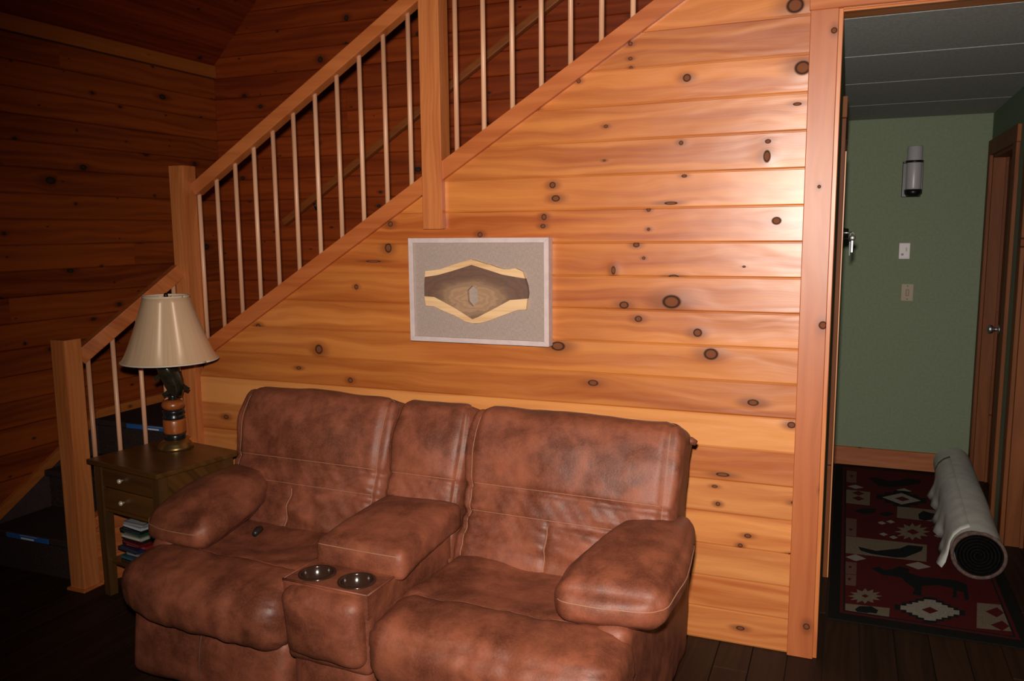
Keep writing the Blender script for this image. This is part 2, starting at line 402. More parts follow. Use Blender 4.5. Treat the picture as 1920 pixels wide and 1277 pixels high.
# ------------------------------------------------------------------ hallway shell
HX0, HX1, HY = -0.045, 0.80, 2.80
M_GREEN = flat('green_paint', (0.175, 0.215, 0.140), 0.75, var=0.05, scale=60, spec=0.2)
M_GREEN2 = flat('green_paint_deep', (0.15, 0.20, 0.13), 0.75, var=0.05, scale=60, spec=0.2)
M_CEIL = flat('grey_ceiling', (0.34, 0.35, 0.34), 0.8, var=0.12, scale=90, spec=0.2)
tag(box('wall_hall_end', HX0-0.1, 1.5, HY, HY+0.1, 0, 2.45, M_GREEN), kind='structure')
tag(box('wall_hall_left', HX0-0.10, HX0, 0.135, HY, 0, 2.45, M_GREEN2), kind='structure')
M_BASE = wood('baseboard_pine', (0.38, 0.115, 0.030), (0.26, 0.062, 0.014), 'X', 'Z', 0.5, rand=False, coat=0.05,
              knots=[(p.x, p.z, 0.012, 0.006) for p in (onY(1612, 838, 2.79), onY(1788, 851, 2.79))])
tag(box('baseboard_hall_end', HX0, HX1-0.02, HY-0.018, HY, 0.0, 0.128, M_BASE, None, 0.003), kind='structure')
ch = empty('ceiling_hall'); tag(ch, kind='structure')
ys = [0.135, 0.155, 0.815, 1.475, 2.19, HY]
for a, b in zip(ys[:-1], ys[1:]):
    def cz(y): return 2.352 + (2.300-2.352)*(y-0.135)/(HY-0.135)
    V = []
    for (y, z) in ((a+0.003, cz(a)+0.006), (a+0.010, cz(a)), (b-0.010, cz(b)), (b-0.003, cz(b)+0.006), (b-0.003, 2.44), (a+0.003, 2.44)): V.append((y, z))
    loft('ceiling_panel', [[(xx, y, z) for (y, z) in V] for xx in (HX0, 1.5)], M_CEIL, ch)
box('panel_backing', HX0, 1.5, 0.135, HY, 2.40, 2.43, flat('ceiling_gap', (0.05, 0.05, 0.05), 0.9), ch)

# right hall wall with two door openings
whr = empty('wall_hall_right'); tag(whr, kind='structure')
D1 = (1.93, 2.70); D2 = (0.72, 1.53); DH = 2.04
for (a, b, z0, z1) in ((0.135, D2[0], 0, 2.42), (D2[0], D2[1], DH, 2.42), (D2[1], D1[0], 0, 2.42), (D1[0], D1[1], DH, 2.42), (D1[1], HY, 0, 2.42)):
    box('wall_section', HX1, HX1+0.12, a, b, z0, z1, M_GREEN2, whr)
M_METAL = flat('brushed_nickel', (0.42, 0.42, 0.41), 0.42, 1.0)
M_BLACKM = flat('black_metal', (0.012, 0.012, 0.012), 0.35, 0.5)
def hall_door(idx, a, b, handle):
    t = empty('door_%d' % idx, (0, 0, 0)); tag(t, kind='structure')
    box('casing', HX1-0.02, HX1, a-0.09, a, 0, DH, M_HALLW, t, 0.002)
    box('casing', HX1-0.02, HX1, b, min(b+0.09, HY-0.02), 0, DH, M_HALLW, t, 0.002)
    box('head_casing', HX1-0.02, HX1, a-0.10, min(b+0.10, HY-0.02), DH, DH+0.09, M_HALLW, t, 0.002)
    box('jamb', HX1, HX1+0.12, a, a+0.018, 0, DH, M_HALLW, t); box('jamb', HX1, HX1+0.12, b-0.018, b, 0, DH, M_HALLW, t)
    box('head_jamb', HX1, HX1+0.12, a, b, DH-0.018, DH, M_HALLW, t)
    box('stop', HX1+0.065, HX1+0.08, b-0.03, b-0.018, 0, DH-0.018, M_HALLW, t)
    lf = box('door_leaf', HX1+0.08, HX1+0.115, a+0.02, b-0.02, 0.01, DH-0.02, M_HALLW, t, 0.002)
    for (z0, z1) in ((0.18, 0.95), (1.08, 1.88)):
        box('raised_panel', HX1+0.07, HX1+0.082, a+0.14, b-0.14, z0, z1, M_HALLW, lf, 0.006)
    if handle:
        yk = b-0.10
        k = lathe('door_knob', [(0.0, 0.0), (0.028, 0.0), (0.028, 0.008), (0.011, 0.012), (0.011, 0.030), (0.024, 0.038), (0.028, 0.052), (0.022, 0.066), (0.0, 0.070)], (0, 0, 0), M_METAL, lf, 20)
        k.rotation_euler = (0, -math.pi/2, 0); k.location = (HX1+0.08, yk, 0.985)
    return t
hall_door(1, D1[0], D1[1], True); hall_door(2, D2[0], D2[1], False)

# door in the left hall wall, with a lock and keys
d3 = empty('door_3'); tag(d3, kind='structure')
box('casing', HX0, HX0+0.018, 0.78, 0.87, 0, 2.08, M_HALLW, d3, 0.002)
box('casing', HX0, HX0+0.018, 1.70, 1.79, 0, 2.08, M_HALLW, d3, 0.002)
box('head_casing', HX0, HX0+0.020, 0.76, 1.81, 2.08, 2.17, M_HALLW, d3, 0.002)
M_LEAF = wood('door_leaf_pine', (0.62, 0.27, 0.11), (0.50, 0.18, 0.06), 'Z', 'Y', 0.45, coat=0.15)
lf = box('door_leaf', HX0-0.004, HX0+0.014, 0.872, 1.698, 0.01, 2.05, M_LEAF, d3, 0.002)
tag(box('door_stop_strip', HX0+0.0185, HX0+0.024, 0.785, 0.865, 0.0, 1.94, M_LEAF, d3, 0.001))
lk = lathe('lock_cylinder', [(0.0, 0.0), (0.030, 0.0), (0.030, 0.012), (0.024, 0.018), (0.022, 0.034), (0.0, 0.036)], (0, 0, 0), M_BLACKM, lf, 20)
lk.rotation_euler = (0, math.pi/2, 0); lk.location = (HX0+0.012, 0.93, 1.585)
tube('lock_bolt', [(HX0+0.014, 0.905, 1.588), (HX0+0.060, 0.905, 1.588)], 0.005, M_METAL, lf)
keys = empty('key_bunch', (0.018, 0.90, 1.53)); tag(keys, 'small bunch of silver keys hanging from the hall door lock', 'keys')
lathe('key_bow', [(0.0, -0.004), (0.012, -0.004), (0.014, 0.0), (0.012, 0.004), (0.0, 0.004)], (0, 0, 0), M_METAL, keys, 16).rotation_euler = (math.pi/2, 0, 0)
keys.children[0].location = (0, 0, 0.035)
box('key_blade', -0.004, 0.004, -0.002, 0.002, -0.03, 0.027, M_METAL, keys, 0.001)
box('key_blade', -0.013, -0.006, -0.006, -0.003, -0.045, 0.02, M_BLACKM, keys, 0.001)
tube('key_ring', [(-0.001+0.008*math.cos(a), 0.001, 0.05+0.008*math.sin(a)) for a in [i*math.pi/8 for i in range(17)]], 0.0012, M_METAL, keys, 6)

# wall sconce, thermostat, switch plate on the end wall
sp = onY(1711, 340, HY)
sc = empty('wall_sconce', (sp.x, HY, sp.z-0.10)); tag(sc, 'black framed sconce with white glass cylinder on the green end wall', 'wall light')
M_GLASSW = flat('opal_glass', (0.34, 0.33, 0.36), 0.35)
box('back_plate', -0.062, 0.050, -0.012, 0.0, 0.0, 0.225, M_BLACKM, sc, 0.003)
lathe('glass_cylinder', [(0.0, 0.0), (0.043, 0.0), (0.045, 0.01), (0.045, 0.265), (0.041, 0.27), (0.0, 0.266)], (0.002, -0.062, 0.045), M_GLASSW, sc, 28)
lathe('holder_cup', [(0.0, 0.0), (0.035, 0.0), (0.05, 0.02), (0.052, 0.045), (0.046, 0.046), (0.0, 0.03)], (0.002, -0.062, 0.0), M_BLACKM, sc, 28)
lathe('holder_ring', [(0.046, 0.0), (0.052, 0.0), (0.052, 0.014), (0.046, 0.014), (0.046, 0.0)], (0.002, -0.062, 0.212), M_BLACKM, sc, 28, True, False)
box('side_arm', 0.044, 0.054, -0.066, -0.010, 0.015, 0.222, M_BLACKM, sc, 0.002); box('side_arm', -0.060, -0.044, -0.060, -0.010, 0.212, 0.222, M_BLACKM, sc, 0.002)
tp = onY(1695.5, 470.5, HY)
th = empty('thermostat', (tp.x, HY, tp.z)); tag(th, 'white thermostat with small grey display on green hall wall', 'thermostat')
box('housing', -0.033, 0.033, -0.024, 0.0, -0.052, 0.052, flat('white_plastic', (0.62, 0.58, 0.60), 0.45), th, 0.005, 2)
box('display', 0.006, 0.016, -0.026, -0.0235, -0.002, 0.022, flat('display_grey', (0.06, 0.065, 0.06), 0.3), th)
tube('dial', [(-0.012, -0.030, -0.022), (-0.012, -0.0235, -0.022)], 0.008, flat('dial_grey', (0.4, 0.38, 0.38), 0.5), th, 14)
wp = onY(1701, 548.5, HY)
sw = empty('light_switch', (wp.x, HY, wp.z)); tag(sw, 'beige light switch plate below the thermostat', 'light switch')
M_BEIGE = flat('beige_plastic', (0.30, 0.235, 0.16), 0.5)
box('plate', -0.036, 0.036, -0.007, 0.0, -0.056, 0.056, M_BEIGE, sw, 0.003, 2)
box('rocker', -0.010, 0.010, -0.013, -0.006, -0.022, 0.022, flat('beige_rocker', (0.26, 0.20, 0.135), 0.5), sw, 0.003)
for z in (-0.043, 0.043): tube('screw', [(0, -0.0085, z), (0, -0.006, z)], 0.004, M_METAL, sw, 10)

# ------------------------------------------------------------------ staircase
st = empty('staircase', (-3.2, -0.1, 0)); tag(st, 'pine staircase with square newel posts and round pale balusters rising along the plank wall', 'staircase')
st.location = (0, 0, 0)
def newel(x0, x1, y0, y1, z0, z1, name='newel_post'):
    return box(name, x0, x1, y0, y1, z0, z1, M_FIR_V, st, 0.006, 2)
n1 = newel(-3.235, -3.148, -0.580, -0.493, 0.0, 1.155)
base = box('base_trim', -3.247, -3.136, -0.592, -0.481, 0.0, 0.014, M_FIR_X, n1, 0.003)
N2X = -2.943
n2 = newel(N2X-0.085, N2X, -0.038, 0.050, 0.0, 1.935)
n3 = prism('newel_post', [(-0.032, 1.621), (0.0005, 1.621), (0.0005, 1.88), (0.055, 1.88), (0.055, 2.98), (-0.032, 2.98)], 'X', -1.665, -1.572, M_FIR_V, st, 0.003)
# closed stringer cap along the plank wall
x0, x1 = N2X, -0.05
def capring(X): return [(X, -0.022, skz(X)), (X, -0.022, skz(X)-0.076), (X, 0.0, skz(X)-0.076), (X, 0.14, skz(X)-0.076), (X, 0.14, skz(X)+0.002), (X, -0.012, skz(X)+0.002)]
M_STR = wood('stringer_fir', (0.56, 0.165, 0.045), (0.36, 0.080, 0.016), 'X', 'Z', 0.42, ring_f=60, coat=0.2, rand=False)
loft('stringer_cap', [capring(x0), capring(x1)], M_STR, st)
BY = 0.05
# upper handrail
RZ = 0.795
def railz(X): return skz(X) + RZ
bar('handrail', (N2X-0.0, BY-0.005, railz(N2X)-0.030), (-1.665, BY-0.005, railz(-1.665)-0.030), 0.055, 0.058, M_STR, st, 0.004)
bar('handrail', (-1.572, BY-0.005, railz(-1.572)-0.030), (-0.3, BY-0.005, railz(-0.3)-0.030), 0.055, 0.058, M_STR, st, 0.004)
bx = [-2.929,-2.818,-2.703,-2.59,-2.477,-2.36,-2.238,-2.12,-2.002,-1.879,-1.757,-1.537,-1.411,-1.284,-1.159,-1.037,-0.912,-0.789,-0.665,-0.54,-0.415]
dow = tube('baluster', [(0, 0, -0.005), (0, 0, 0.745)], 0.0105, M_DOWEL, st, 14); dow.location = (bx[0], BY, skz(bx[0]))
for X in bx[1:]:
    o = link('baluster', dow.data, None, st); o.location = (X, BY, skz(X))
# lower flight: rail from first newel to second
A = Vector((-3.178, -0.493, 1.064)); B = Vector((-3.000, -0.038, 1.436))
bar('handrail', A, B, 0.055, 0.066, M_FIR_X, st, 0.004)
SA = Vector((-3.188, -0.493, 0.285)); SB = Vector((-2.990, -0.038, 0.60))
bar('stringer_cap', SA, SB, 0.06, 0.04, M_FIR_X, st, 0.003)
side = [(-3.170, -0.493), (-2.975, -0.038)]
nb = 5
for i in range(nb):
    z0 = i*0.125
    pts = []
    def zt(f): return 0.27 + f*(0.585-0.27)
    f0 = 0.0 if z0 < 0.27 else (z0-0.27)/0.315
    if f0 >= 1: break
    z1 = min(z0+0.123, 0.585)
    def P(f, z, t): return (side[0][0]+f*(side[1][0]-side[0][0])-t, side[0][1]+f*(side[1][1]-side[0][1]), z)
    fs = [f0, max(f0, 0.0 if z1 < 0.27 else (z1-0.27)/0.315), 1.0]
    prof = [(f0, z0), (1.0, z0), (1.0, z1), (fs[1], z1)] if fs[1] > f0 else [(0, z0), (1, z0), (1, z1), (0, z1)]
    V = [P(f, z, 0) for f, z in prof] + [P(f, z, 0.02) for f, z in prof]
    mesh('side_board', V, [(0, 1, 2, 3), (7, 6, 5, 4), (0, 1, 5, 4), (1, 2, 6, 5), (2, 3, 7, 6), (3, 0, 4, 7)], M_FIR_Y, st)
for i, f in enumerate((0.085, 0.315, 0.56, 0.79, 0.93)):
    p = SA.lerp(SB, f); top = A.lerp(B, f)
    o = tube('baluster', [(0, 0, 0), (0, 0, top.z-p.z-0.03)], 0.0105, M_DOWEL, st, 14); o.location = (top.x, top.y, p.z)
# treads, risers, landing
RISE, RUN, Y1 = 0.2, 0.32, -0.50
XR = -3.06
for i in range(3):
    y = Y1 + i*RUN; z = RISE*(i+1)
    xr = -3.20 + 0.115*(i if i < 2 else 1.5)
    box('riser', XL+0.02, xr, y, y+0.02, z-RISE, z-0.03, M_CARPET, st)
    ye = y+RUN+0.02 if i < 2 else YB
    tr = box('tread' if i < 2 else 'landing', XL+0.02, xr if i < 2 else -3.07, y-0.03, ye, z-0.032, z, M_CARPET, st, 0.012, 3)
    if i == 2: box('landing_fill', XL+0.02, -3.07, y+0.02, YB, 0, z-0.032, M_CARPET, st)
    if i != 1:
        a, b = (onY(12, 1012, y-0.034), onY(92, 1040, y-0.034)) if i == 0 else (onY(236, 795, y-0.034), onY(330, 812, y-0.034))
        lb = box('nosing_label', a.x, b.x, y-0.033, y-0.0295, z-0.028, z-0.003, M_BLUE, tr, 0.001)
        ln = b.x-a.x
        box('label_strip', a.x+ln*0.36, a.x+ln*0.66, y-0.0342, y-0.0325, z-0.024, z-0.016, M_WHITE, lb)
        box('label_strip', a.x+ln*0.34, a.x+ln*0.74, y-0.0342, y-0.0325, z-0.0075, z-0.005, flat('pale_print', (0.30, 0.34, 0.40), 0.6), lb)
# main flight (behind the plank wall)
for i in range(8):
    x = -3.07 + i*0.315; z = 0.60 + RISE*(i+1)
    box('riser', x, x+0.02, 0.13, YB-0.005, z-RISE, z-0.03, M_CARPET, st)
    box('tread', x-0.03, x+0.335, 0.13, YB-0.005, z-0.032, z, M_CARPET, st, 0.012, 2)
# skirts on the left wall
M_SKIRT = wood('skirt_pine', (0.46, 0.140, 0.026), (0.32, 0.075, 0.012), 'Y', 'Z', 0.5, auto=0.8, coat=0.1)
q0, q1, q2 = [onX(x, y, XL+0.02) for x, y in ((-60, 1031), (188, 785), (300, 751))]
q0 = q1 + (onX(0, 975, XL+0.02)-q1)*1.35
zb = q1.z
def strip(name, pts, h, mat, parent, t=0.022):
    V = []; F = []
    for p in pts:
        V += [(XL, p[0], p[1]), (XL+t, p[0], p[1]), (XL+t, p[0], p[1]+h), (XL, p[0], p[1]+h)]
    for i in range(len(pts)-1):
        for j in range(4):
            k = (j+1) % 4; F.append((i*4+j, i*4+k, i*4+4+k, i*4+4+j))
    F += [(0, 1, 2, 3), tuple(len(V)-4+j for j in range(4))]
    return mesh(name, V, F, mat, parent)
strip('skirt_board', [(q0.y, q0.z), (q1.y, zb), (YB, zb)], 0.055, M_SKIRT, st)
prism('dark_stringer', [(q0.y, max(q0.z-0.30, 0.0)), (q0.y, q0.z), (q1.y, zb), (YB, zb), (YB, 0), (q0.y, 0)], 'X', XL, XL+0.018, M_STRINGER, st)
box('skirt_board', XL+0.022, -3.07, YB-0.02, YB, zb, zb+0.055, M_SKIRT, st)
# handrail fixed to the stairwell back wall
hr = empty('wall_handrail', (0, 0, 0)); tag(hr, 'sloping wooden handrail fixed to the dark plank wall behind the balusters', 'handrail')
ha, hb = onY(533, 418, YB-0.07), onY(1040, 2, YB-0.07)
hb2 = ha + (hb-ha)*1.6
M_RAILD = wood('rail_dark_pine', (0.27, 0.070, 0.011), (0.19, 0.040, 0.006), 'X', 'Z', 0.5, coat=0.0)
bar('rail', ha, hb2, 0.042, 0.042, M_RAILD, hr, 0.008)
for f in (0.08, 0.38, 0.68, 0.95):
    p = ha.lerp(hb2, f)
    tube('bracket', [(p.x, YB, p.z-0.07), (p.x, YB-0.05, p.z-0.065), (p.x, YB-0.07, p.z-0.03)], 0.007, M_BLACKM, hr, 8)

# ------------------------------------------------------------------ cushions and the reclining loveseat
def fbm(p, o=3):
    s, a = 0.0, 1.0
    for _ in range(o): s += a*noise.noise(p); p = p*2.03; a *= 0.5
    return s
o_eval = {}
def stitch(o, ps, rad=0.0016, mat=None, name='stitching', out=0.001):
    ev = o_eval[o.name]
    
    pts = []
    for p in ps:
        q = ev(p); k = max(range(3), key=lambda i: abs(p[i])); pp = list(p); pp[k] = pp[k]*0.9
        d = Vector((0, 0, 0)); d[k] = math.copysign(1, p[k])
        pts.append(q + d*out)
    return tube(name, pts, rad, mat or M_STITCH, o, 6)
def lin(a, b, n=24): return [tuple(a[i]+(b[i]-a[i])*k/(n-1) for i in range(3)) for k in range(n)]
def cushion(name, half, r, mat, parent, deform, bulge=(0, 0, 0), res=0.016, disp=None):
    hx, hy, hz = half; verts = {}; V = []; F = []
    nseg = [max(6, int(2*h/res)) for h in half]
    def vid(p):
        k = (round(p[0], 6), round(p[1], 6), round(p[2], 6))
        if k not in verts: verts[k] = len(V); V.append(Vector(p))
        return verts[k]
    for ax in range(3):
        b, c = (ax+1) % 3, (ax+2) % 3
        for sgn in (-1, 1):
            for i in range(nseg[b]):
                for j in range(nseg[c]):
                    q = []
                    for (di, dj) in ((0, 0), (1, 0), (1, 1), (0, 1)):
                        p = [0, 0, 0]; p[ax] = sgn; p[b] = -1+2*(i+di)/nseg[b]; p[c] = -1+2*(j+dj)/nseg[c]
                        q.append(vid(p))
                    F.append(q if sgn > 0 else q[::-1])
    inner = Vector([max(h-r, 1e-4) for h in half])
    def ev(p):
        w = Vector((p[0]*hx, p[1]*hy, p[2]*hz))
        q = Vector([max(-inner[i], min(inner[i], w[i])) for i in range(3)])
        d = w-q
        if d.length > 1e-9: d.normalize()
        w = q + d*r
        w += Vector((math.copysign(1, p[0])*bulge[0]*abs(p[0])**3*(1-p[1]**2)*(1-p[2]**2), math.copysign(1, p[1])*bulge[1]*abs(p[1])**3*(1-p[0]**2)*(1-p[2]**2), math.copysign(1, p[2])*bulge[2]*abs(p[2])**3*(1-p[0]**2)*(1-p[1]**2)))
        if disp: w += d*disp(Vector(p), w)
        return deform(w, Vector(p))
    o = mesh(name, [ev(p) for p in V], F, mat, parent, True)
    o_eval[o.name] = ev
    return o

g = NT('brown_suede'); xyz, rn, tc = g.coords()
big = g.noise(tc, 5.5, 4, 0.6, 0.4); mid = g.noise(tc, 16, 4, 0.6, 0.3); fin = g.noise(tc, 160, 3, 0.6)
f = g.math('ADD', g.math('MULTIPLY', g.mr(big, 0.36, 0.66), 0.62), g.math('MULTIPLY', g.mr(mid, 0.35, 0.7), 0.38))
c = g.mix(f, (0.088, 0.022, 0.010), (0.238, 0.066, 0.031))
c = g.mix(g.math('MULTIPLY', g.mr(fin, 0.4, 0.7), 0.15), c, (0.30, 0.11, 0.065))
g.put(g.b.inputs['Base Color'], c); g.put(g.b.inputs['Roughness'], g.math('ADD', 0.50, g.math('MULTIPLY', f, 0.10)))
g.b.inputs['Specular IOR Level'].default_value = 0.45; pass
g.bump(g.math('ADD', g.math('MULTIPLY', mid, 0.5), g.math('MULTIPLY', fin, 0.10)), 0.35, 0.012)
M_SUEDE = g.m
M_STITCH = flat('tan_stitch', (0.30, 0.14, 0.075), 0.7)
M_PIPING = flat('brown_piping', (0.10, 0.040, 0.022), 0.6)
M_BLACKP = flat('black_plastic', (0.012, 0.012, 0.012), 0.4)
sofa = empty('reclining_loveseat', (-1.405, -0.12, 0), math.radians(-2.0))
tag(sofa, 'brown suede reclining loveseat with centre console, standing against the pine wall', 'loveseat')
def T(v): return v
def gs(t, w): return math.exp(-(t/w)**2)
# frame and side panels
box('base_frame', -0.88, 0.88, -0.90, -0.08, 0.035, 0.36, M_PIPING, sofa, 0.01)
for s in (-1, 1):
    for yy in (-0.82, -0.16): tube('foot', [(s*0.80, yy, 0.0), (s*0.80, yy, 0.05)], 0.025, M_BLACKP, sofa, 12)
def mk(cx, cy, cz, rx=0.0, ry=0.0, extra=None):
    R = Matrix.Rotation(rx, 3, 'X') @ Matrix.Rotation(ry, 3, 'Y')
    def f(w, p):
        v = R @ w + Vector((cx, cy, cz))
        return extra(v, p) if extra else v
    return f
for s in (-1, 1):
    def dd(p, w): return 0.008*fbm(Vector((w.x*3, w.y*6+s*5, w.z*3)))
    cushion('side_panel', (0.055, 0.405, 0.235), 0.04, M_SUEDE, sofa, mk(s*(0.865 if s > 0 else 0.84), -0.475, 0.280), (0.012, 0.01, 0), 0.025, dd)
# seats, front rolls, lower footrest panels
for s in (-1, 1):
    XO = 0.895 if s < 0 else 0.925           # outer end of the front roll
    cx = s*(XO+0.16)/2; hw = (XO-0.16)/2
    def dseat(p, w): return 0.010*fbm(Vector((w.x*5+s*3, w.y*7, w.z*4))) - 0.03*gs(p.x, 0.5)*gs(p.y+0.1, 0.6)*(p.z > 0.5)
    cushion('seat_cushion', (0.355, 0.285, 0.09), 0.045, M_SUEDE, sofa, mk(s*0.52, -0.585, 0.396), (0, 0, 0.012), 0.018, dseat)
    def droll(p, w):
        top = max(0.0, p.z)
        fold = 0.009*noise.noise(Vector((w.x*12+s*7, w.z*1.5+w.y*2.0, 0.3))) + 0.005*noise.noise(Vector((w.x*27+s*3, w.z*2+w.y*3, 4.3)))
        e = abs(p.x)**8
        return fold*(1.0-0.5*top) + e*0.006*noise.noise(Vector((0, w.z*55+w.y*40, s*2.0))) + 0.006*fbm(Vector((w.x*4, w.y*4, w.z*5+s)))
    def exr(v, p):
        o_ = max(0.0, p.x*s)
        v.z += (0.030 if s < 0 else 0.010)*o_**2*(0.5-0.5*p.z)
        v.y += (0.045 if s < 0 else 0.015)*o_**3
        return v
    rl = cushion('footrest_roll', (hw, 0.132, 0.100), 0.072, M_SUEDE, sofa, mk(cx, -0.938, 0.386, 0.10, 0.0, exr), (0.0, 0.020, 0.006), 0.012, droll)
    stitch(rl, lin((-0.96, 0.86, 1), (0.96, 0.86, 1), 40), 0.003, M_SUEDE, 'seam')
    def dlow(p, w): return 0.006*noise.noise(Vector((w.x*10+s*2, w.z*2, 1.7))) + 0.006*fbm(Vector((w.x*4, w.y*4, w.z*5+s*2)))
    lo = cushion('footrest_panel', (hw-0.02, 0.05, 0.125), 0.04, M_SUEDE, sofa, mk(cx, -0.955, 0.180, -0.14), (0.0, 0.018, 0.0), 0.016, dlow)
    stitch(lo, lin((0.0, -1, -0.9), (0.0, -1, 0.9)), 0.002, M_PIPING, 'seam')
# console
def dcon(p, w): return 0.005*fbm(Vector((w.x*6, w.y*6, w.z*6)))
for (x0_, x1_, y0_, y1_) in ((-0.157, -0.148, -1.02, -0.50), (0.148, 0.157, -1.02, -0.50), (-0.148, 0.148, -1.02, -1.008), (-0.148, 0.148, -0.822, -0.812)): box('console_rim', x0_, x1_, y0_, y1_, 0.46, 0.5395, M_SUEDE, sofa)
cushion('console_box', (0.155, 0.26, 0.106), 0.018, M_SUEDE, sofa, mk(0.0, -0.76, 0.380), (0, 0, 0), 0.018, dcon)
def dcf(p, w): return 0.007*noise.noise(Vector((w.x*12, w.z*2, 7.7))) + 0.004*fbm(Vector((w.x*5, w.y*5, w.z*5)))
cushion('console_front', (0.150, 0.05, 0.115), 0.04, M_SUEDE, sofa, mk(0.0, -1.01, 0.415, 0.10), (0, 0.015, 0), 0.016, dcf)
cushion('console_footer', (0.150, 0.05, 0.125), 0.035, M_SUEDE, sofa, mk(0.0, -0.965, 0.18, -0.05), (0, 0.012, 0), 0.018, dcf)
# cup-holder deck with two wells
M_DECK = wood('unused_tmp', (0.3, 0.1, 0.05), (0.2, 0.06, 0.03)) if False else M_SUEDE
cup_c = [(-0.078, -0.950), (0.072, -0.950)]
def deck():
    bm = bmesh.new(); z = 0.540; x0, x1, y0, y1 = -0.162, 0.157, -1.02, -0.815
    n = 24; loops = []
    xm = 0.0
    for k, (a, b) in enumerate(((x0, xm), (xm, x1))):
        c = cup_c[k]; circ = [bm.verts.new((c[0]+0.056*math.cos(2*math.pi*j/n), c[1]+0.056*math.sin(2*math.pi*j/n), z)) for j in range(n)]
        rect = []
        for j in range(n):
            a_ = 2*math.pi*j/n; dx, dy = math.cos(a_), math.sin(a_)
            tx = ((b-c[0])/dx if dx > 1e-6 else (a-c[0])/dx if dx < -1e-6 else 1e9); ty = ((y1-c[1])/dy if dy > 1e-6 else (y0-c[1])/dy if dy < -1e-6 else 1e9)
            t = min(tx, ty); rect.append(bm.verts.new((c[0]+dx*t, c[1]+dy*t, z)))
        for j in range(n): bm.faces.new((circ[j], rect[j], rect[(j+1) % n], circ[(j+1) % n]))
        for (px, py) in ((a, y0), (b, y0), (b, y1), (a, y1)):
            v = bm.verts.new((px, py, z))
            jj = sorted(range(n), key=lambda j: (rect[j].co-v.co).length)[:2]
            if abs(jj[0]-jj[1]) in (1, n-1): bm.faces.new((rect[jj[0]], v, rect[jj[1]]))
    bmesh.ops.remove_doubles(bm, verts=bm.verts, dist=1e-5)
    bmesh.ops.recalc_face_normals(bm, faces=bm.faces)
    for f in bm.faces:
        if f.normal.z < 0: f.normal_flip()
    me = bpy.data.meshes.new('cup_deck'); bm.to_mesh(me); bm.free()
    return link('cup_deck', me, M_SUEDE, sofa)
dk = deck()
for (a, b) in (((-0.157, -1.02), (0.157, -1.02)), ((-0.157, -1.02), (-0.157, -0.81)), ((0.157, -1.02), (0.157, -0.81))):
    tube('seam', [(a[0], a[1], 0.5385), (b[0], b[1], 0.5385)], 0.0035, M_SUEDE, sofa, 8)
M_CUP = flat('dark_cup', (0.030, 0.014, 0.009), 0.16, 0.1)
for c in cup_c:
    lathe('cup_holder', [(0.060, 0.0), (0.060, 0.004), (0.052, 0.005), (0.050, 0.0), (0.047, -0.045), (0.0, -0.047), (0.0, -0.049), (0.049, -0.048), (0.053, -0.002), (0.060, 0.0)], (c[0], c[1], 0.541), M_CUP, sofa, 40, True, False)
def dpad(p, w): return 0.005*fbm(Vector((w.x*6, w.y*6, w.z*6+3)))
def padx(v, p):
    v.z -= 0.010*max(0, -p.y)**2
    v.x += 0.010*p.x*max(0, -p.y)
    return v
pd = cushion('console_armrest', (0.160, 0.215, 0.050), 0.026, M_SUEDE, sofa, mk(0.020, -0.655, 0.588, 0.05, 0.0, padx), (0.004, 0.006, 0.020), 0.013, dpad)
stitch(pd, lin((-0.98, -1, 0.75), (0.98, -1, 0.75)))
# back cushions
def back(cx, hw, seed, vseam=True):
    TILT = -0.36
    s1, s2 = 0.02, -0.075
    def db(p, w):
        front = max(0.0, -p.y)**2
        z = w.z/0.31
        d = 0.010*fbm(Vector((w.x*3.2+seed, w.z*4.2, 0.5))) + 0.005*noise.noise(Vector((w.x*9+seed, w.z*3.0, 2.0)))
        if z < -0.1: d += front*0.016*noise.noise(Vector((w.x*3+seed, w.z*22+w.x*5*math.sin(seed), 5.0)))
        if -0.5 < z < 0.1: d += front*0.0045*noise.noise(Vector((w.x*24+w.z*20+seed, w.z*7, 1.0)))
        for sz in (s1, s2): d -= front*0.010*gs(w.z-sz-0.006*math.sin(w.x*6+seed), 0.011)
        if vseam and z < -0.26: d -= front*0.007*gs(w.x+0.03, 0.010)
        d += front*0.026*gs(z-0.50, 0.40) + front*0.014*gs(z+0.62, 0.3)
        d -= 0.010*gs(abs(p.x)-0.90, 0.035)*(p.y < -0.5)
        return d
    def ex(v, p): return v
    o = cushion('back_cushion', (hw, 0.110, 0.312), 0.052, M_SUEDE, sofa, mk(cx, -0.325, 0.650, TILT, 0.0, ex), (0.0, 0.020, 0.006), 0.0085, db)
    for sz in (s1, s2): stitch(o, lin((-0.9, -1, (sz+0.012)/0.312), (0.9, -1, (sz+0.012)/0.312), 40), 0.0012)
    if vseam: stitch(o, lin((-0.03/hw, -1, -0.26), (-0.03/hw, -1, -0.92)), 0.0016)
    for e in (-0.90, 0.90): stitch(o, lin((e, -1, -0.92), (e, -1, 0.90), 40), 0.0013)
    stitch(o, lin((-0.92, -0.55, 1), (0.92, -0.55, 1), 40), 0.0025, M_PIPING, 'piping')
    return o
back(-0.535, 0.372, 2.0); back(0.550, 0.388, 9.0)
back(0.0, 0.160, 15.0, False)
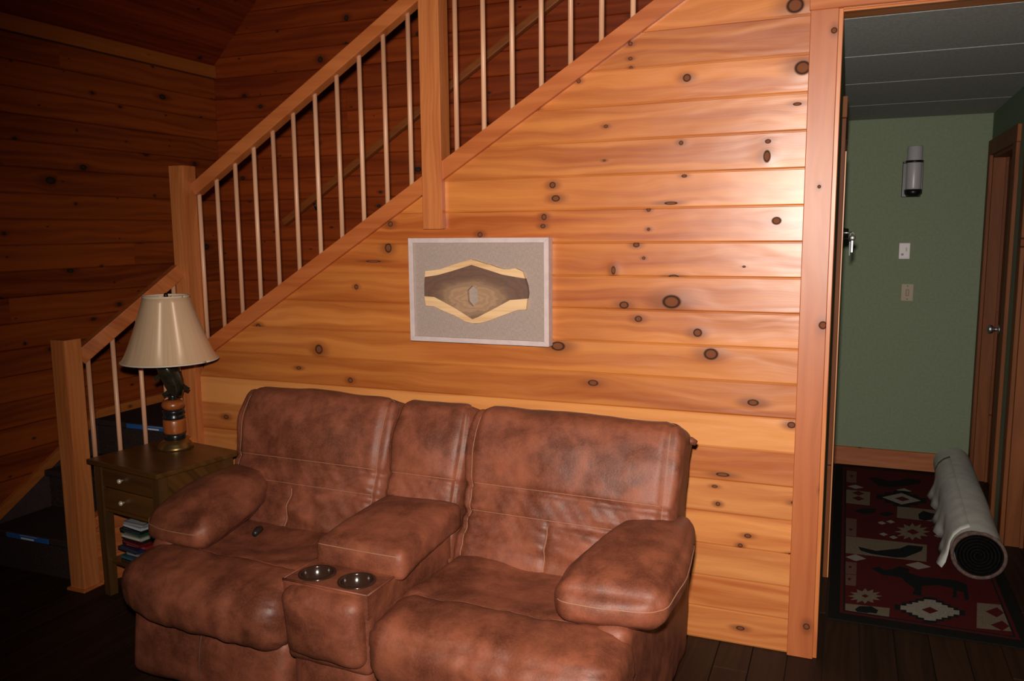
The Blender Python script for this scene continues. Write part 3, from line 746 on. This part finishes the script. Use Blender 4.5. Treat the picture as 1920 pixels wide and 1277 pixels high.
# arm pads
for s in (-1, 1):
    def da(p, w):
        return 0.010*fbm(Vector((w.x*4+s*4, w.y*3.5, w.z*5))) + 0.005*noise.noise(Vector((w.x*16+s, w.y*3, w.z*4)))*max(0.0, -p.y)
    AX, AY = (0.800, -0.565) if s < 0 else (0.850, -0.585)
    def exa(v, p):
        t = (-p.y+1)/2                      # 0 back .. 1 front
        v.z -= (0.038 if s > 0 else 0.046)*t**2; v.x = s*AX + (v.x-s*AX)*(0.66+0.44*math.sin(min(1.0, t*1.15)*1.57)) + s*0.035*(1-t)
        v.y += 0.05*(v.x*s-AX)*2.0*t        # outer corner swept back
        return v
    ap = cushion('arm_pad', (0.146, 0.288, 0.060), 0.050, M_SUEDE, sofa, mk(s*AX, AY, 0.588+0.012*(s > 0), 0.03, 0.0, exa), (0.012, 0.022, 0.034), 0.011, da)
    stitch(ap, lin((-1*s, -1, 0.30), (0.90*s, -1, 0.30), 24)+lin((0.99*s, -0.93, 0.26), (1.0*s, 0.55, 0.12), 24), 0.0016)
tube('recline_lever', [(-0.615, -0.60, 0.490), (-0.600, -0.63, 0.497), (-0.585, -0.665, 0.497)], [0.012, 0.014, 0.010], M_BLACKP, sofa, 10)
tube('corner_tab', [(0.915, -0.20, 0.885), (0.942, -0.19, 0.888), (0.956, -0.185, 0.880)], [0.014, 0.014, 0.010], M_SUEDE, sofa, 10)

# ------------------------------------------------------------------ side table
M_TABLE = wood('dark_table_wood', (0.125, 0.050, 0.012), (0.055, 0.021, 0.005), 'X', 'Y', 0.33, ring_f=160, coat=0.35, bump=0.1)
M_TABLEV = wood('dark_table_leg', (0.105, 0.046, 0.012), (0.05, 0.021, 0.006), 'Z', 'X', 0.4, ring_f=200, coat=0.2, bump=0.1)
tb = empty('side_table', (-2.800, -0.405, 0), math.radians(-9)); tag(tb, 'small dark wooden side table with two drawers under the lamp', 'side table')
TW, TD, TH = 0.245, 0.215, 0.632
box('table_top', -TW, TW, -TD, TD, TH-0.022, TH, M_TABLE, tb, 0.006, 2)
for sx in (-1, 1):
    for sy in (-1, 1):
        xx, yy = sx*(TW-0.045), sy*(TD-0.045)
        V = [[(xx+a*w_, yy+b*w_, z) for a, b in ((-1, -1), (1, -1), (1, 1), (-1, 1))] for z, w_ in ((0.0, 0.019), (0.40, 0.023), (TH-0.022, 0.023))]
        loft('leg', V, M_TABLEV, tb)
bx0 = TW-0.045
box('side_apron', -bx0-0.012, -bx0+0.006, -TD+0.07, TD-0.07, 0.40, TH-0.022, M_TABLE, tb); box('side_apron', bx0-0.006, bx0+0.012, -TD+0.07, TD-0.07, 0.40, TH-0.022, M_TABLE, tb)
box('back_apron', -bx0+0.024, bx0-0.024, TD-0.052, TD-0.034, 0.40, TH-0.022, M_TABLE, tb)
box('drawer_rail', -bx0+0.024, bx0-0.024, -TD+0.030, -TD+0.07, 0.398, 0.412, M_TABLE, tb)
M_KNOB = flat('pale_knob', (0.75, 0.66, 0.55), 0.25, 0.4)
for z0, z1 in ((0.414, 0.507), (0.512, 0.606)):
    dr = box('drawer', -bx0+0.025, bx0-0.025, -TD+0.027, TD-0.08, z0, z1, M_TABLE, tb, 0.003)
    k = lathe('knob', [(0.0, 0.0), (0.005, 0.0), (0.005, 0.008), (0.010, 0.012), (0.011, 0.018), (0.007, 0.023), (0.0, 0.024)], (0, 0, 0), M_KNOB, dr, 16)
    k.rotation_euler = (math.pi/2, 0, 0); k.location = (-0.03, -TD+0.027, (z0+z1)/2)
SHZ = 0.165
box('lower_shelf', -bx0, bx0, -TD+0.045, TD-0.045, SHZ-0.018, SHZ, M_TABLE, tb, 0.002)

# stack of disc cases on the lower shelf
cases = [('black', (0.012, 0.014, 0.016)), ('teal', (0.03, 0.10, 0.12)), ('grey', (0.20, 0.20, 0.22)), ('black', (0.014, 0.014, 0.018)), ('dark blue', (0.02, 0.03, 0.08)),
         ('bright red', (0.32, 0.02, 0.02)), ('dark red', (0.14, 0.012, 0.012)), ('black', (0.012, 0.016, 0.014)), ('cream', (0.50, 0.47, 0.38)), ('dark green', (0.02, 0.07, 0.04)),
         ('black', (0.01, 0.012, 0.016)), ('white', (0.55, 0.55, 0.58)), ('grey', (0.26, 0.26, 0.27))]
notes = ['at the foot of the stack on the table shelf', 'second from the bottom of the stack', 'third from the bottom of the stack', 'poking out below the dark blue one', 'just under the bright red one',
         'in the middle of the stack', 'lying on the bright red one', 'above the dark red one', 'with pale spine in the stack', 'between the cream and black ones', 'just under the white one', 'near the top of the stack', 'topmost in the stack']
z = SHZ; rc = random.Random(4)
for i, ((nm, c), nt) in enumerate(zip(cases, notes)):
    th = 0.0145
    lx = -0.055 + rc.uniform(-0.012, 0.012) - (0.035 if i in (3,) else 0)
    ly = -0.055 + rc.uniform(-0.012, 0.012)
    a = math.radians(-9); px = tb.location.x + lx*math.cos(a) - ly*math.sin(a); py = tb.location.y + lx*math.sin(a) + ly*math.cos(a)
    e = empty('disc_case', (px, py, z), a + rc.uniform(-0.10, 0.10)); tag(e, '%s disc case %s' % (nm, nt), 'disc case', 'disc cases stacked under the side table')
    c = tuple(x*0.6 for x in c); m_ = flat('case_'+nm.replace(' ', '_'), c, 0.3)
    box('shell', -0.068, 0.068, -0.095, 0.095, 0.0008, th-0.0008, m_, e, 0.0015)
    sp_ = box('spine_print', -0.060, 0.060, -0.0958, -0.094, 0.003, th-0.003, flat('spine', tuple(min(1, x*1.8+0.02) for x in c), 0.4), e)
    if i == len(cases)-1:
        box('cover_print', -0.055, 0.050, -0.085, 0.085, th-0.0009, th-0.0002, flat('cover_grey', (0.36, 0.35, 0.36), 0.25), e)
        box('cover_block', 0.005, 0.040, -0.070, -0.030, th-0.0003, th+0.0002, flat('cover_olive', (0.16, 0.18, 0.03), 0.4), e)
    z += th

# ------------------------------------------------------------------ table lamp
lp = onZ(329, 838, TH)
lamp = empty('table_lamp', (lp.x+0.012, lp.y-0.010, TH)); tag(lamp, 'table lamp with cream bell shade and dark sculpted stem on side table', 'lamp')
M_BRASS = flat('antique_brass', (0.30, 0.19, 0.07), 0.32, 0.9)
M_LBLACK = flat('lamp_black', (0.010, 0.011, 0.012), 0.25)
M_LWOOD = wood('lamp_wood', (0.34, 0.090, 0.018), (0.20, 0.045, 0.010), 'Z', 'X', 0.3, coat=0.5)
M_OLIVE = flat('glossy_olive_glaze', (0.024, 0.021, 0.012), 0.16, 0.25, var=0.5, scale=18)
K = 1.0
lathe('foot', [(0.0, 0.0), (0.078, 0.0), (0.079, 0.010), (0.072, 0.016), (0.070, 0.024), (0.060, 0.034), (0.050, 0.044), (0.0, 0.045)], (0, 0, 0), M_BRASS, lamp, 40)
lathe('black_collar', [(0.0, 0.0), (0.046, 0.0), (0.048, 0.012), (0.044, 0.030), (0.0, 0.030)], (0, 0, 0.045), M_LBLACK, lamp, 32)
lathe('wood_drum', [(0.0, 0.0), (0.046, 0.0), (0.049, 0.008), (0.049, 0.058), (0.046, 0.066), (0.0, 0.066)], (0, 0, 0.072), M_LWOOD, lamp, 32)
lathe('black_rings', [(0.0, 0.0), (0.046, 0.0), (0.050, 0.010), (0.044, 0.018), (0.044, 0.026), (0.050, 0.034), (0.046, 0.044), (0.0, 0.044)], (0, 0, 0.138), M_LBLACK, lamp, 32)
lathe('wood_bead', [(0.0, 0.0), (0.036, 0.0), (0.047, 0.010), (0.050, 0.022), (0.046, 0.035), (0.032, 0.045), (0.0, 0.045)], (0, 0, 0.182), M_LWOOD, lamp, 32)
lathe('neck', [(0.0, 0.0), (0.022, 0.0), (0.016, 0.012), (0.024, 0.022), (0.0, 0.024)], (0, 0, 0.226), M_LBLACK, lamp, 24)
# leaping fish stem
R2 = Vector((RT.x, RT.y, 0)).normalized()
fp = []; fr = []
for i in range(15):
    t = i/14
    off = R2*(0.020 - 0.062*t + 0.010*math.sin(t*math.pi)) + Vector((FW.x, FW.y, 0)).normalized()*(0.012*math.sin(t*5))
    fp.append(off + Vector((0, 0, 0.240 + 0.185*t)))
    fr.append(0.012 + 0.033*math.sin(min(1, 0.10+t*1.05)*math.pi*0.80)**0.8)
fish = tube('fish_body', fp, fr, M_OLIVE, lamp, 16)
for k, (i, sgn) in enumerate(((5, 1), (9, -1), (3, -1))):
    p = fp[i]; d = R2*sgn
    q = [p + d*fr[i]*0.7, p + d*(fr[i]+0.028) + Vector((0, 0, -0.030)), p + d*(fr[i]+0.018) + Vector((0, 0, -0.045)), p + d*fr[i]*0.7 + Vector((0, 0, -0.03))]
    n_ = Vector((FW.x, FW.y, 0)).normalized()*0.003
    mesh('fin', [v+n_ for v in q]+[v-n_ for v in q], [(0, 1, 2, 3), (7, 6, 5, 4), (0, 1, 5, 4), (1, 2, 6, 5), (2, 3, 7, 6), (3, 0, 4, 7)], M_OLIVE, fish)
lathe('lamp_rod', [(0.0, 0.0), (0.007, 0.0), (0.007, 0.31), (0.0, 0.31)], (0, 0, 0.38), M_BRASS, lamp, 12)
# shade: vertical satin threads
g = NT('satin_shade'); xyz, rn, tc = g.coords()
ang = g.math('ARCTAN2', xyz[1], xyz[0])
thr = g.noise(g.vec(g.math('MULTIPLY', ang, 90.0), g.math('MULTIPLY', xyz[2], 3.0), 0.0), 1.0, 2)
g.put(g.b.inputs['Base Color'], g.mix(g.mr(thr, 0.3, 0.7), (0.66, 0.44, 0.265), (0.76, 0.53, 0.335)))
scol = g.b.inputs['Base Color'].links[0].from_socket
b2 = g.n('ShaderNodeBsdfPrincipled'); g.t.links.new(scol, b2.inputs['Base Color'])
nrm = g.n('ShaderNodeNewGeometry').outputs['Normal']
for bs, an in ((g.b, 0.27), (b2, -0.27)):       # the satin threads lie as two facets leaning left and right
    vr = g.n('ShaderNodeVectorRotate', rotation_type='Z_AXIS'); g.t.links.new(nrm, vr.inputs['Vector']); vr.inputs['Angle'].default_value = an
    g.t.links.new(vr.outputs[0], bs.inputs['Normal'])
    bs.inputs['Metallic'].default_value = 0.12; bs.inputs['Roughness'].default_value = 0.28; bs.inputs['Specular IOR Level'].default_value = 1.0; bs.inputs['Anisotropic'].default_value = 0.9; bs.inputs['Anisotropic Rotation'].default_value = 0.25
    tg = g.n('ShaderNodeTangent', direction_type='RADIAL', axis='Z'); g.t.links.new(tg.outputs[0], bs.inputs['Tangent'])
mx = g.n('ShaderNodeMixShader'); g.t.links.new(g.b.outputs[0], mx.inputs[1]); g.t.links.new(b2.outputs[0], mx.inputs[2]); mx.inputs[0].default_value = 0.5
g.t.links.new(mx.outputs[0], g.t.nodes['Material Output'].inputs['Surface'])
M_SHADE = g.m
SZ0, SHH = 0.412, 0.290
prof = []
for i in range(13):
    t = i/12; prof.append((0.208 - (0.208-0.098)*(t**0.80), SZ0+SHH*t))
inner = [(r-0.004, z) for r, z in prof[::-1]]
n = 64; rings = [[(r*math.cos(2*math.pi*j/n), r*math.sin(2*math.pi*j/n), z) for j in range(n)] for r, z in prof+inner+[prof[0]]]
shade = loft('lamp_shade', rings, M_SHADE, lamp, True, True, False)
M_BAND = flat('shade_trim', (0.66, 0.56, 0.45), 0.5)
def ringt(r, z, t): return [(r*math.cos(2*math.pi*j/48), r*math.sin(2*math.pi*j/48), z) for j in range(49)]
tube('shade_trim', ringt(0.208, SZ0, 0), 0.004, M_BAND, shade, 8); tube('shade_trim', ringt(0.098, SZ0+SHH, 0), 0.004, M_BAND, shade, 8)
for a in (0, 2.1, 4.2): tube('shade_spider', [(0, 0, SZ0+SHH-0.012), (0.095*math.cos(a), 0.095*math.sin(a), SZ0+SHH-0.006)], 0.002, M_BRASS, shade, 6)
lathe('finial', [(0.0, 0.0), (0.010, 0.0), (0.006, 0.006), (0.010, 0.014), (0.008, 0.024), (0.0, 0.028)], (0, 0, SZ0+SHH-0.012), flat('dark_bronze', (0.05, 0.03, 0.015), 0.3, 0.8), lamp, 16)

# ------------------------------------------------------------------ framed wood slice
FX0, FX1, FZ0, FZ1 = -1.729, -1.097, 1.147, 1.585
art = empty('framed_wood_art', ((FX0+FX1)/2, 0, FZ0)); tag(art, 'pale framed linen panel holding a live-edge wood slice with a hole, on pine wall', 'wall art')
art.location = (0, 0, 0)
M_FRAME = flat('pink_white_frame', (0.54, 0.425, 0.41), 0.5, var=0.06, scale=30)
g = NT('grey_linen'); xyz, rn, tc = g.coords()
wv = g.noise(g.vec(g.math('MULTIPLY', xyz[0], 60.0), g.math('MULTIPLY', xyz[2], 700.0), 0.0), 1.0, 2); wh = g.noise(g.vec(g.math('MULTIPLY', xyz[0], 700.0), g.math('MULTIPLY', xyz[2], 60.0), 5.0), 1.0, 2)
wf = g.math('MULTIPLY', g.math('ADD', wv, wh), 0.5)
g.put(g.b.inputs['Base Color'], g.mix(g.mr(wf, 0.35, 0.65), (0.27, 0.20, 0.170), (0.37, 0.285, 0.245))); g.b.inputs['Roughness'].default_value = 0.85
g.bump(wf, 0.3, 0.002); M_LINEN = g.m
FWD = 0.021; FY = -0.048
def mitre(pts): return prism('frame_bar', pts, 'Y', FY, 0.0, M_FRAME, art, 0.0015)
o4 = [(FX0, FZ0), (FX1, FZ0), (FX1, FZ1), (FX0, FZ1)]; i4 = [(FX0+FWD, FZ0+FWD), (FX1-FWD, FZ0+FWD), (FX1-FWD, FZ1-FWD), (FX0+FWD, FZ1-FWD)]
for k in range(4):
    mitre([o4[k], o4[(k+1) % 4], i4[(k+1) % 4], i4[k]])
box('linen_backing', FX0+0.010, FX1-0.010, -0.034, -0.026, FZ0+0.010, FZ1-0.010, M_LINEN, art)
def art_uv(x, y):
    u = (x-90)/1395.0; top = 137-8*u; bot = 1102+85*u; v = (y-top)/(bot-top)
    return (FX0 + u*(FX1-FX0), FZ1 - v*(FZ1-FZ0))
top = [(272,445),(330,440),(430,428),(500,405),(620,368),(745,338),(800,352),(900,383),(930,386),(1000,415),(1060,430),(1120,432),(1175,422),(1245,455)]
bot = [(270,772),(350,778),(450,822),(560,866),(680,930),(745,945),(820,945),(900,926),(1060,868),(1190,822),(1275,818)]
ht = [(264,500),(400,482),(560,442),(745,388),(900,434),(1050,482),(1180,506),(1264,520)]
hbm = [(256,682),(360,690),(420,720),(560,792),(745,906),(800,888),(1000,790),(1120,726),(1287,714)]
hole = [(700,630),(750,583),(803,620),(808,735),(752,787),(706,735)]
g = NT('walnut_heart'); xyz, rn, tc = g.coords()
hc = art_uv(750, 680)
dx = g.math('DIVIDE', g.math('SUBTRACT', xyz[0], hc[0]), 0.150); dz = g.math('DIVIDE', g.math('SUBTRACT', xyz[2], hc[1]-0.014), 0.072)
rd = g.math('SQRT', g.math('ADD', g.math('MULTIPLY', dx, dx), g.math('MULTIPLY', dz, dz)))
ns = g.noise(g.vec(g.math('MULTIPLY', xyz[0], 14.0), 0.0, g.math('MULTIPLY', xyz[2], 34.0)), 1.0, 4, 0.6, 0.6)
rd = g.math('ADD', rd, g.math('MULTIPLY', g.math('SUBTRACT', ns, 0.5), 0.7))
cc = g.mix(g.mr(rd, 0.5, 1.35), (0.37, 0.225, 0.13), (0.120, 0.066, 0.048))
rg = g.mr(g.math('SINE', g.math('MULTIPLY', rd, 26.0)), -1, 1)
cc = g.mix(g.math('MULTIPLY', rg, 0.32), cc, (0.20, 0.085, 0.04))
g.put(g.b.inputs['Base Color'], cc); g.b.inputs['Roughness'].default_value = 0.5; M_HEART = g.m
M_SAP = wood('sapwood', (0.72, 0.47, 0.25), (0.50, 0.27, 0.11), 'X', 'Z', 0.5, ring_f=400, coat=0.0, rand=False)
def band(name, up, lo, mat, y0=-0.052, y1=-0.030):
    xs = sorted(set([p[0] for p in up]+[p[0] for p in lo]))
    def itp(c, x):
        if x <= c[0][0]: return c[0][1]
        for a, b in zip(c[:-1], c[1:]):
            if x <= b[0]: return a[1] + (b[1]-a[1])*(x-a[0])/(b[0]-a[0])
        return c[-1][1]
    lo_x = max(up[0][0], lo[0][0]); hi_x = min(up[-1][0], lo[-1][0])
    xs = [x for x in xs if lo_x < x < hi_x]
    poly = [art_uv(*up[0])]+[art_uv(x, itp(up, x)) for x in xs]+[art_uv(*up[-1]), art_uv(*lo[-1])]+[art_uv(x, itp(lo, x)) for x in xs[::-1]]+[art_uv(*lo[0])]
    m = len(poly); nn = len(xs)+2
    V = [(p[0], y0, p[1]) for p in poly]+[(p[0], y1, p[1]) for p in poly]; F = []
    for i in range(nn-1): F.append((i, i+1, m-2-i, m-1-i)); F.append((m+m-1-i, m+m-2-i, m+i+1, m+i))
    for i in range(m): F.append((i, (i+1) % m, m+(i+1) % m, m+i))
    return mesh(name, V, F, mat, slab)
slab = empty('wood_slice'); slab.parent = art
band('sapwood_edge', top, ht, M_SAP); band('sapwood_edge', hbm, bot, M_SAP)
# heartwood with the hole: ring between outline and hole
outl = ht + [(1286,590),(1294,660)] + hbm[::-1] + [(256,620),(258,560)]
O = [Vector((*art_uv(*p), 0)) for p in outl]; Hh = [Vector((*art_uv(*p), 0)) for p in hole]
def resample(P, n):
    P = P+[P[0]]; L = [0]
    for a, b in zip(P[:-1], P[1:]): L.append(L[-1]+(b-a).length)
    return P, L
cH = sum(Hh, Vector((0, 0, 0)))/len(Hh)
def hit(P, a):
    d = Vector((math.cos(a), math.sin(a), 0)); best = None
    for p, q in zip(P, P[1:]+P[:1]):
        e = q-p; det = d.x*(-e.y)+e.x*d.y
        if abs(det) < 1e-12: continue
        r_ = p-cH; t = (r_.x*(-e.y)+e.x*r_.y)/det; s_ = (d.x*r_.y-d.y*r_.x)/det
        if t > 0 and -1e-6 <= s_ <= 1+1e-6 and (best is None or t > best): best = t
    return cH + d*best
angs = sorted([math.atan2((p-cH).y, (p-cH).x) for p in O+Hh])
ou = [hit(O, a) for a in angs]; inn = [hit(Hh, a) for a in angs]; m = len(angs)
V = [(p.x, -0.052, p.y) for p in ou]+[(p.x, -0.052, p.y) for p in inn]+[(p.x, -0.030, p.y) for p in ou]+[(p.x, -0.030, p.y) for p in inn]; F = []
for i in range(m):
    k = (i+1) % m
    F += [(i, k, m+k, m+i), (2*m+k, 2*m+i, 3*m+i, 3*m+k), (i, k, 2*m+k, 2*m+i), (m+i, m+k, 3*m+k, 3*m+i)]
mesh('heartwood', V, F, M_HEART, slab)

# ------------------------------------------------------------------ hall runner rug and the rolled rug
def rp(cx, cy, z=0.009):           # crop pixel (1540,820, x3.192) to floor
    p = onZ(1540+cx/3.192, 820+cy/3.192, z); return (p.x, p.y)
RX0, RX1, RY0, RY1 = -0.012, 0.735, 0.345, 2.775
rug = empty('hall_runner', ((RX0+RX1)/2, (RY0+RY1)/2, 0)); tag(rug, 'dark red patterned runner rug with animal and diamond motifs on hall floor', 'rug')
rug.location = (0, 0, 0)
def pile(name, c, v=0.25): return flat(name, c, 0.95, var=v, scale=260, spec=0.08)
M_RB, M_RR, M_RC, M_RK, M_RP = pile('rug_black', (0.008, 0.007, 0.006)), pile('rug_red', (0.055, 0.007, 0.007)), pile('rug_cream', (0.125, 0.095, 0.064)), pile('rug_ink', (0.007, 0.008, 0.008)), pile('rug_pink', (0.10, 0.050, 0.040))
M_RW = pile('rug_white', (0.19, 0.165, 0.135))
box('rug_border', RX0, RX1, RY0, RY1, 0.0, 0.007, M_RB, rug, 0.002)
box('inner_stripe', RX0+0.045, RX1-0.045, RY0+0.07, RY1-0.07, 0.0065, 0.0078, M_RR, rug)
box('rug_stripe', RX0+0.058, RX1-0.058, RY0+0.085, RY1-0.085, 0.0072, 0.0082, M_RK, rug)
box('rug_field', RX0+0.065, RX1-0.065, RY0+0.095, RY1-0.095, 0.0075, 0.0086, M_RR, rug)
def clampx(p): return (min(max(p[0], RX0+0.066), RX1-0.066), min(max(p[1], RY0+0.096), RY1-0.096))
lay = [0.0087]
def motif(name, pts, mat, dz=0.0005, lvl=0):
    poly = [clampx(rp(*p)) for p in pts]
    z0 = 0.0084; z1 = 0.0090 + 0.0004*lvl
    return prism(name, poly, 'Z', z0, z1, mat, rug)
def rect(x0, y0, x1, y1, sk=0.0): return [(x0, y0), (x1, y0+(x1-x0)*0.11), (x1-3, y1+(x1-x0)*0.11), (x0-3, y1)]
def dia(cx, cy, rx, ry): return [(cx-rx, cy-rx*0.08), (cx, cy-ry), (cx+rx, cy+rx*0.10), (cx, cy+ry)]
def step(cx, cy, rx, ry, n=4):
    q = []
    for k in range(4*n):
        pass
    P = []
    for i in range(n+1):
        P.append((i/n, (n-i)/n))
    quad = []
    for i in range(n): quad += [P[i], (P[i+1][0], P[i][1]*0.98)]
    quad.append(P[n])
    full = quad + [(x, -y) for x, y in quad[::-1][1:]] + [(-x, -y) for x, y in quad[1:]] + [(-x, y) for x, y in quad[::-1][1:-1]]
    return [(cx+x*rx, cy-y*ry+x*rx*0.09) for x, y in full]
# cream blocks
for r_ in (rect(140, 590, 632, 690), rect(115, 990, 410, 1060), rect(932, 990, 1190, 1140), rect(150, 312, 292, 392), rect(455, 412, 715, 480)): motif('cream_block', r_, M_RC)
for (a, b, c2, d2) in ((152, 198, 212, 266), (140, 482, 212, 585), (134, 742, 212, 812), (128, 816, 210, 880)): motif('border_block', rect(a, b, c2, d2), M_RP)
for (a, b) in ((172, 776), (168, 848), (176, 552), (182, 232)): motif('border_dot', dia(a, b, 12, 9), M_RR, lvl=1)
for a in ((205, 720, 62, 20), (580, 768, 75, 22), (495, 318, 45, 13), (205, 296, 48, 12)): motif('small_diamond', dia(*a), M_RW)
motif('diamond_outline', step(480, 368, 150, 48, 3), M_RK); motif('diamond', dia(480, 368, 115, 34), M_RW, lvl=1); motif('diamond_core', dia(485, 369, 45, 14), M_RR, lvl=2)
motif('diamond_outline', step(650, 1034, 212, 78, 5), M_RK); motif('diamond', step(650, 1034, 176, 62, 5), M_RW, lvl=1); motif('diamond_core', dia(650, 1036, 50, 20), M_RR, lvl=2)
def star(cx, cy, rx, ry, n=12, k=0.62):
    return [(cx+(rx if i % 2 == 0 else rx*k)*math.cos(math.pi*i/n), cy+(ry if i % 2 == 0 else ry*k)*math.sin(math.pi*i/n)) for i in range(2*n)]
motif('snowflake', star(262, 950, 102, 46), M_RC); motif('snowflake_core', dia(262, 950, 22, 11), M_RR, lvl=1)
motif('snowflake', star(545, 565, 105, 52), M_RC); motif('snowflake_core', dia(548, 566, 38, 17), M_RR, lvl=1)
for a in ((362, 512), (415, 505), (372, 580), (432, 598), (690, 540), (700, 590)): motif('snow_triangle', dia(a[0], a[1], 26, 10), M_RW)
for a in ((222, 335), (222, 366)): motif('block_diamond', dia(a[0], a[1], 36, 14), M_RR, lvl=1)
for a in ((1050, 1048), (1082, 1128)): motif('block_diamond', dia(a[0], a[1], 68, 30), M_RR, lvl=1)
motif('otter_figure', [(220,655),(330,680),(470,665),(520,645),(610,655),(600,680),(500,720),(440,720),(300,698),(235,678)], M_RK, lvl=1)
motif('moose_figure', [(300,785),(345,775),(380,795),(420,790),(470,770),(530,790),(520,810),(600,835),(700,845),(800,855),(870,880),(885,970),(860,975),(850,925),(810,920),(810,960),(785,960),(790,905),(700,885),(600,890),(600,950),(570,945),(545,940),(560,905),(510,870),(480,840),(420,830),(370,825)], M_RK, lvl=1)
motif('bear_figure', [(200,1030),(230,1010),(300,1012),(340,1035),(330,1055),(290,1050),(270,1060),(245,1048),(215,1055)], M_RK, lvl=1)
motif('bear_figure', [(580,460),(610,440),(660,455),(712,460),(712,500),(660,492),(620,500),(585,490)], M_RK, lvl=1)
motif('moose_figure', [(280,245),(330,240),(400,262),(470,258),(520,245),(600,255),(590,275),(500,292),(420,300),(340,290),(310,265)], M_RK, lvl=1)
motif('fish_figure', [(195,442),(250,425),(330,428),(320,450),(250,460)], M_RK, lvl=1); motif('fish_figure', [(340,458),(390,445),(440,458),(390,474)], M_RK, lvl=1)

# rolled rug lying on the runner
M_FELT = flat('white_felt', (0.52, 0.52, 0.48), 0.9, var=0.08, scale=14, spec=0.1)
M_ROLLIN = flat('roll_dark', (0.004, 0.003, 0.003), 0.9, var=0.4, scale=60, spec=0.1)
M_ROLLRIM = flat('roll_brown', (0.10, 0.065, 0.055), 0.9, var=0.3, scale=60, spec=0.1)
roll = empty('rolled_rug', (0, 0, 0)); tag(roll, 'rolled rug with white felt backing lying lengthwise on the patterned runner', 'rolled rug')
ra, rb = Vector((0.612, 0.985, 0.0)), Vector((0.672, 2.62, 0.0))
ax = (rb-ra).normalized(); sd = Vector((ax.y, -ax.x, 0))
R0 = 0.112; base_z = 0.0105
def rring(t, r, wob=0.0, m=40, sq=1.0):
    c = ra.lerp(rb, t); out = []
    for j in range(m):
        a = 2*math.pi*j/m
        rr = r*(1+0.035*noise.noise(Vector((math.cos(a)*1.3, math.sin(a)*1.3, t*4.0))) + wob*noise.noise(Vector((a*3, 0, 9))))
        z = base_z + r + rr*math.sin(a)*0.98
        out.append(c + sd*(rr*math.cos(a)) + Vector((0, 0, max(base_z, z))))
    return out
ringsR = [rring(t/18, R0*(1-0.05*(t/18))) for t in range(19)]
for j, p in enumerate(ringsR[0]): ringsR[0][j] = p + ax*(0.02*noise.noise(Vector((j*0.4, 0, 3))))
loft('felt_backing', ringsR, M_FELT, roll, True, True, False)
c0 = ra + Vector((0, 0, base_z+R0))
sp = []
turns = 6.5; NS = 260
Vs = []; Fs = []
for i in range(NS):
    t = i/(NS-1); a = t*turns*2*math.pi; r = 0.010 + (R0*0.93-0.010)*t
    for dr in (-0.0035, 0.0035):
        p = c0 + sd*((r+dr)*math.cos(a)) + Vector((0, 0, (r+dr)*math.sin(a)))
        Vs.append(p - ax*0.004); Vs.append(p + ax*(0.35 if t > 0.9 else 0.9))
for i in range(NS-1):
    a = i*4; b = a+4
    Fs += [(a, b, b+2, a+2), (a, a+1, b+1, b), (a+2, b+2, b+3, a+3)]
mesh('spiral_pile', Vs, Fs, M_ROLLIN, roll)
V = []; F = []
for j in range(40):
    a = 2*math.pi*j/40
    for r in (R0*0.90, R0*1.02): V.append(c0 - ax*0.008 + sd*(r*math.cos(a)) + Vector((0, 0, r*0.98*math.sin(a))))
    for r in (R0*0.90, R0*1.005): V.append(c0 + ax*0.03 + sd*(r*math.cos(a)) + Vector((0, 0, r*0.98*math.sin(a))))
for j in range(40):
    k = (j+1) % 40
    F += [(j*4, k*4, k*4+1, j*4+1), (j*4+1, k*4+1, k*4+3, j*4+3), (j*4, j*4+2, k*4+2, k*4)]
mesh('rim', V, F, M_ROLLRIM, roll, True)
# loose flap hanging along the left side, and the loose outer edge lying over the top
V = []; F = []; NF = 30
for i in range(NF):
    t = i/(NF-1); tt = 0.04+0.80*t; c = ra.lerp(rb, tt); wv = 0.010*math.sin(t*17)+0.007*math.sin(t*37)
    rr = R0*(1-0.05*tt)+0.003
    sec = [(-rr*math.cos(a), base_z+R0+rr*math.sin(a)) for a in (1.25, 0.9, 0.55, 0.2)] + [(-rr-0.004-wv*0.4, 0.085), (-rr-0.012-wv, 0.045), (-rr-0.026-wv*1.4, 0.016)]
    for (o_, z_) in sec: V.append(c + sd*o_ + Vector((0, 0, z_)))
for i in range(NF-1):
    for k in range(6): F.append((i*7+k, i*7+k+1, i*7+7+k+1, i*7+7+k))
fl = mesh('loose_flap', V, F, M_FELT, roll, True)
so = fl.modifiers.new('thick', 'SOLIDIFY'); so.thickness = 0.004; so.offset = 0
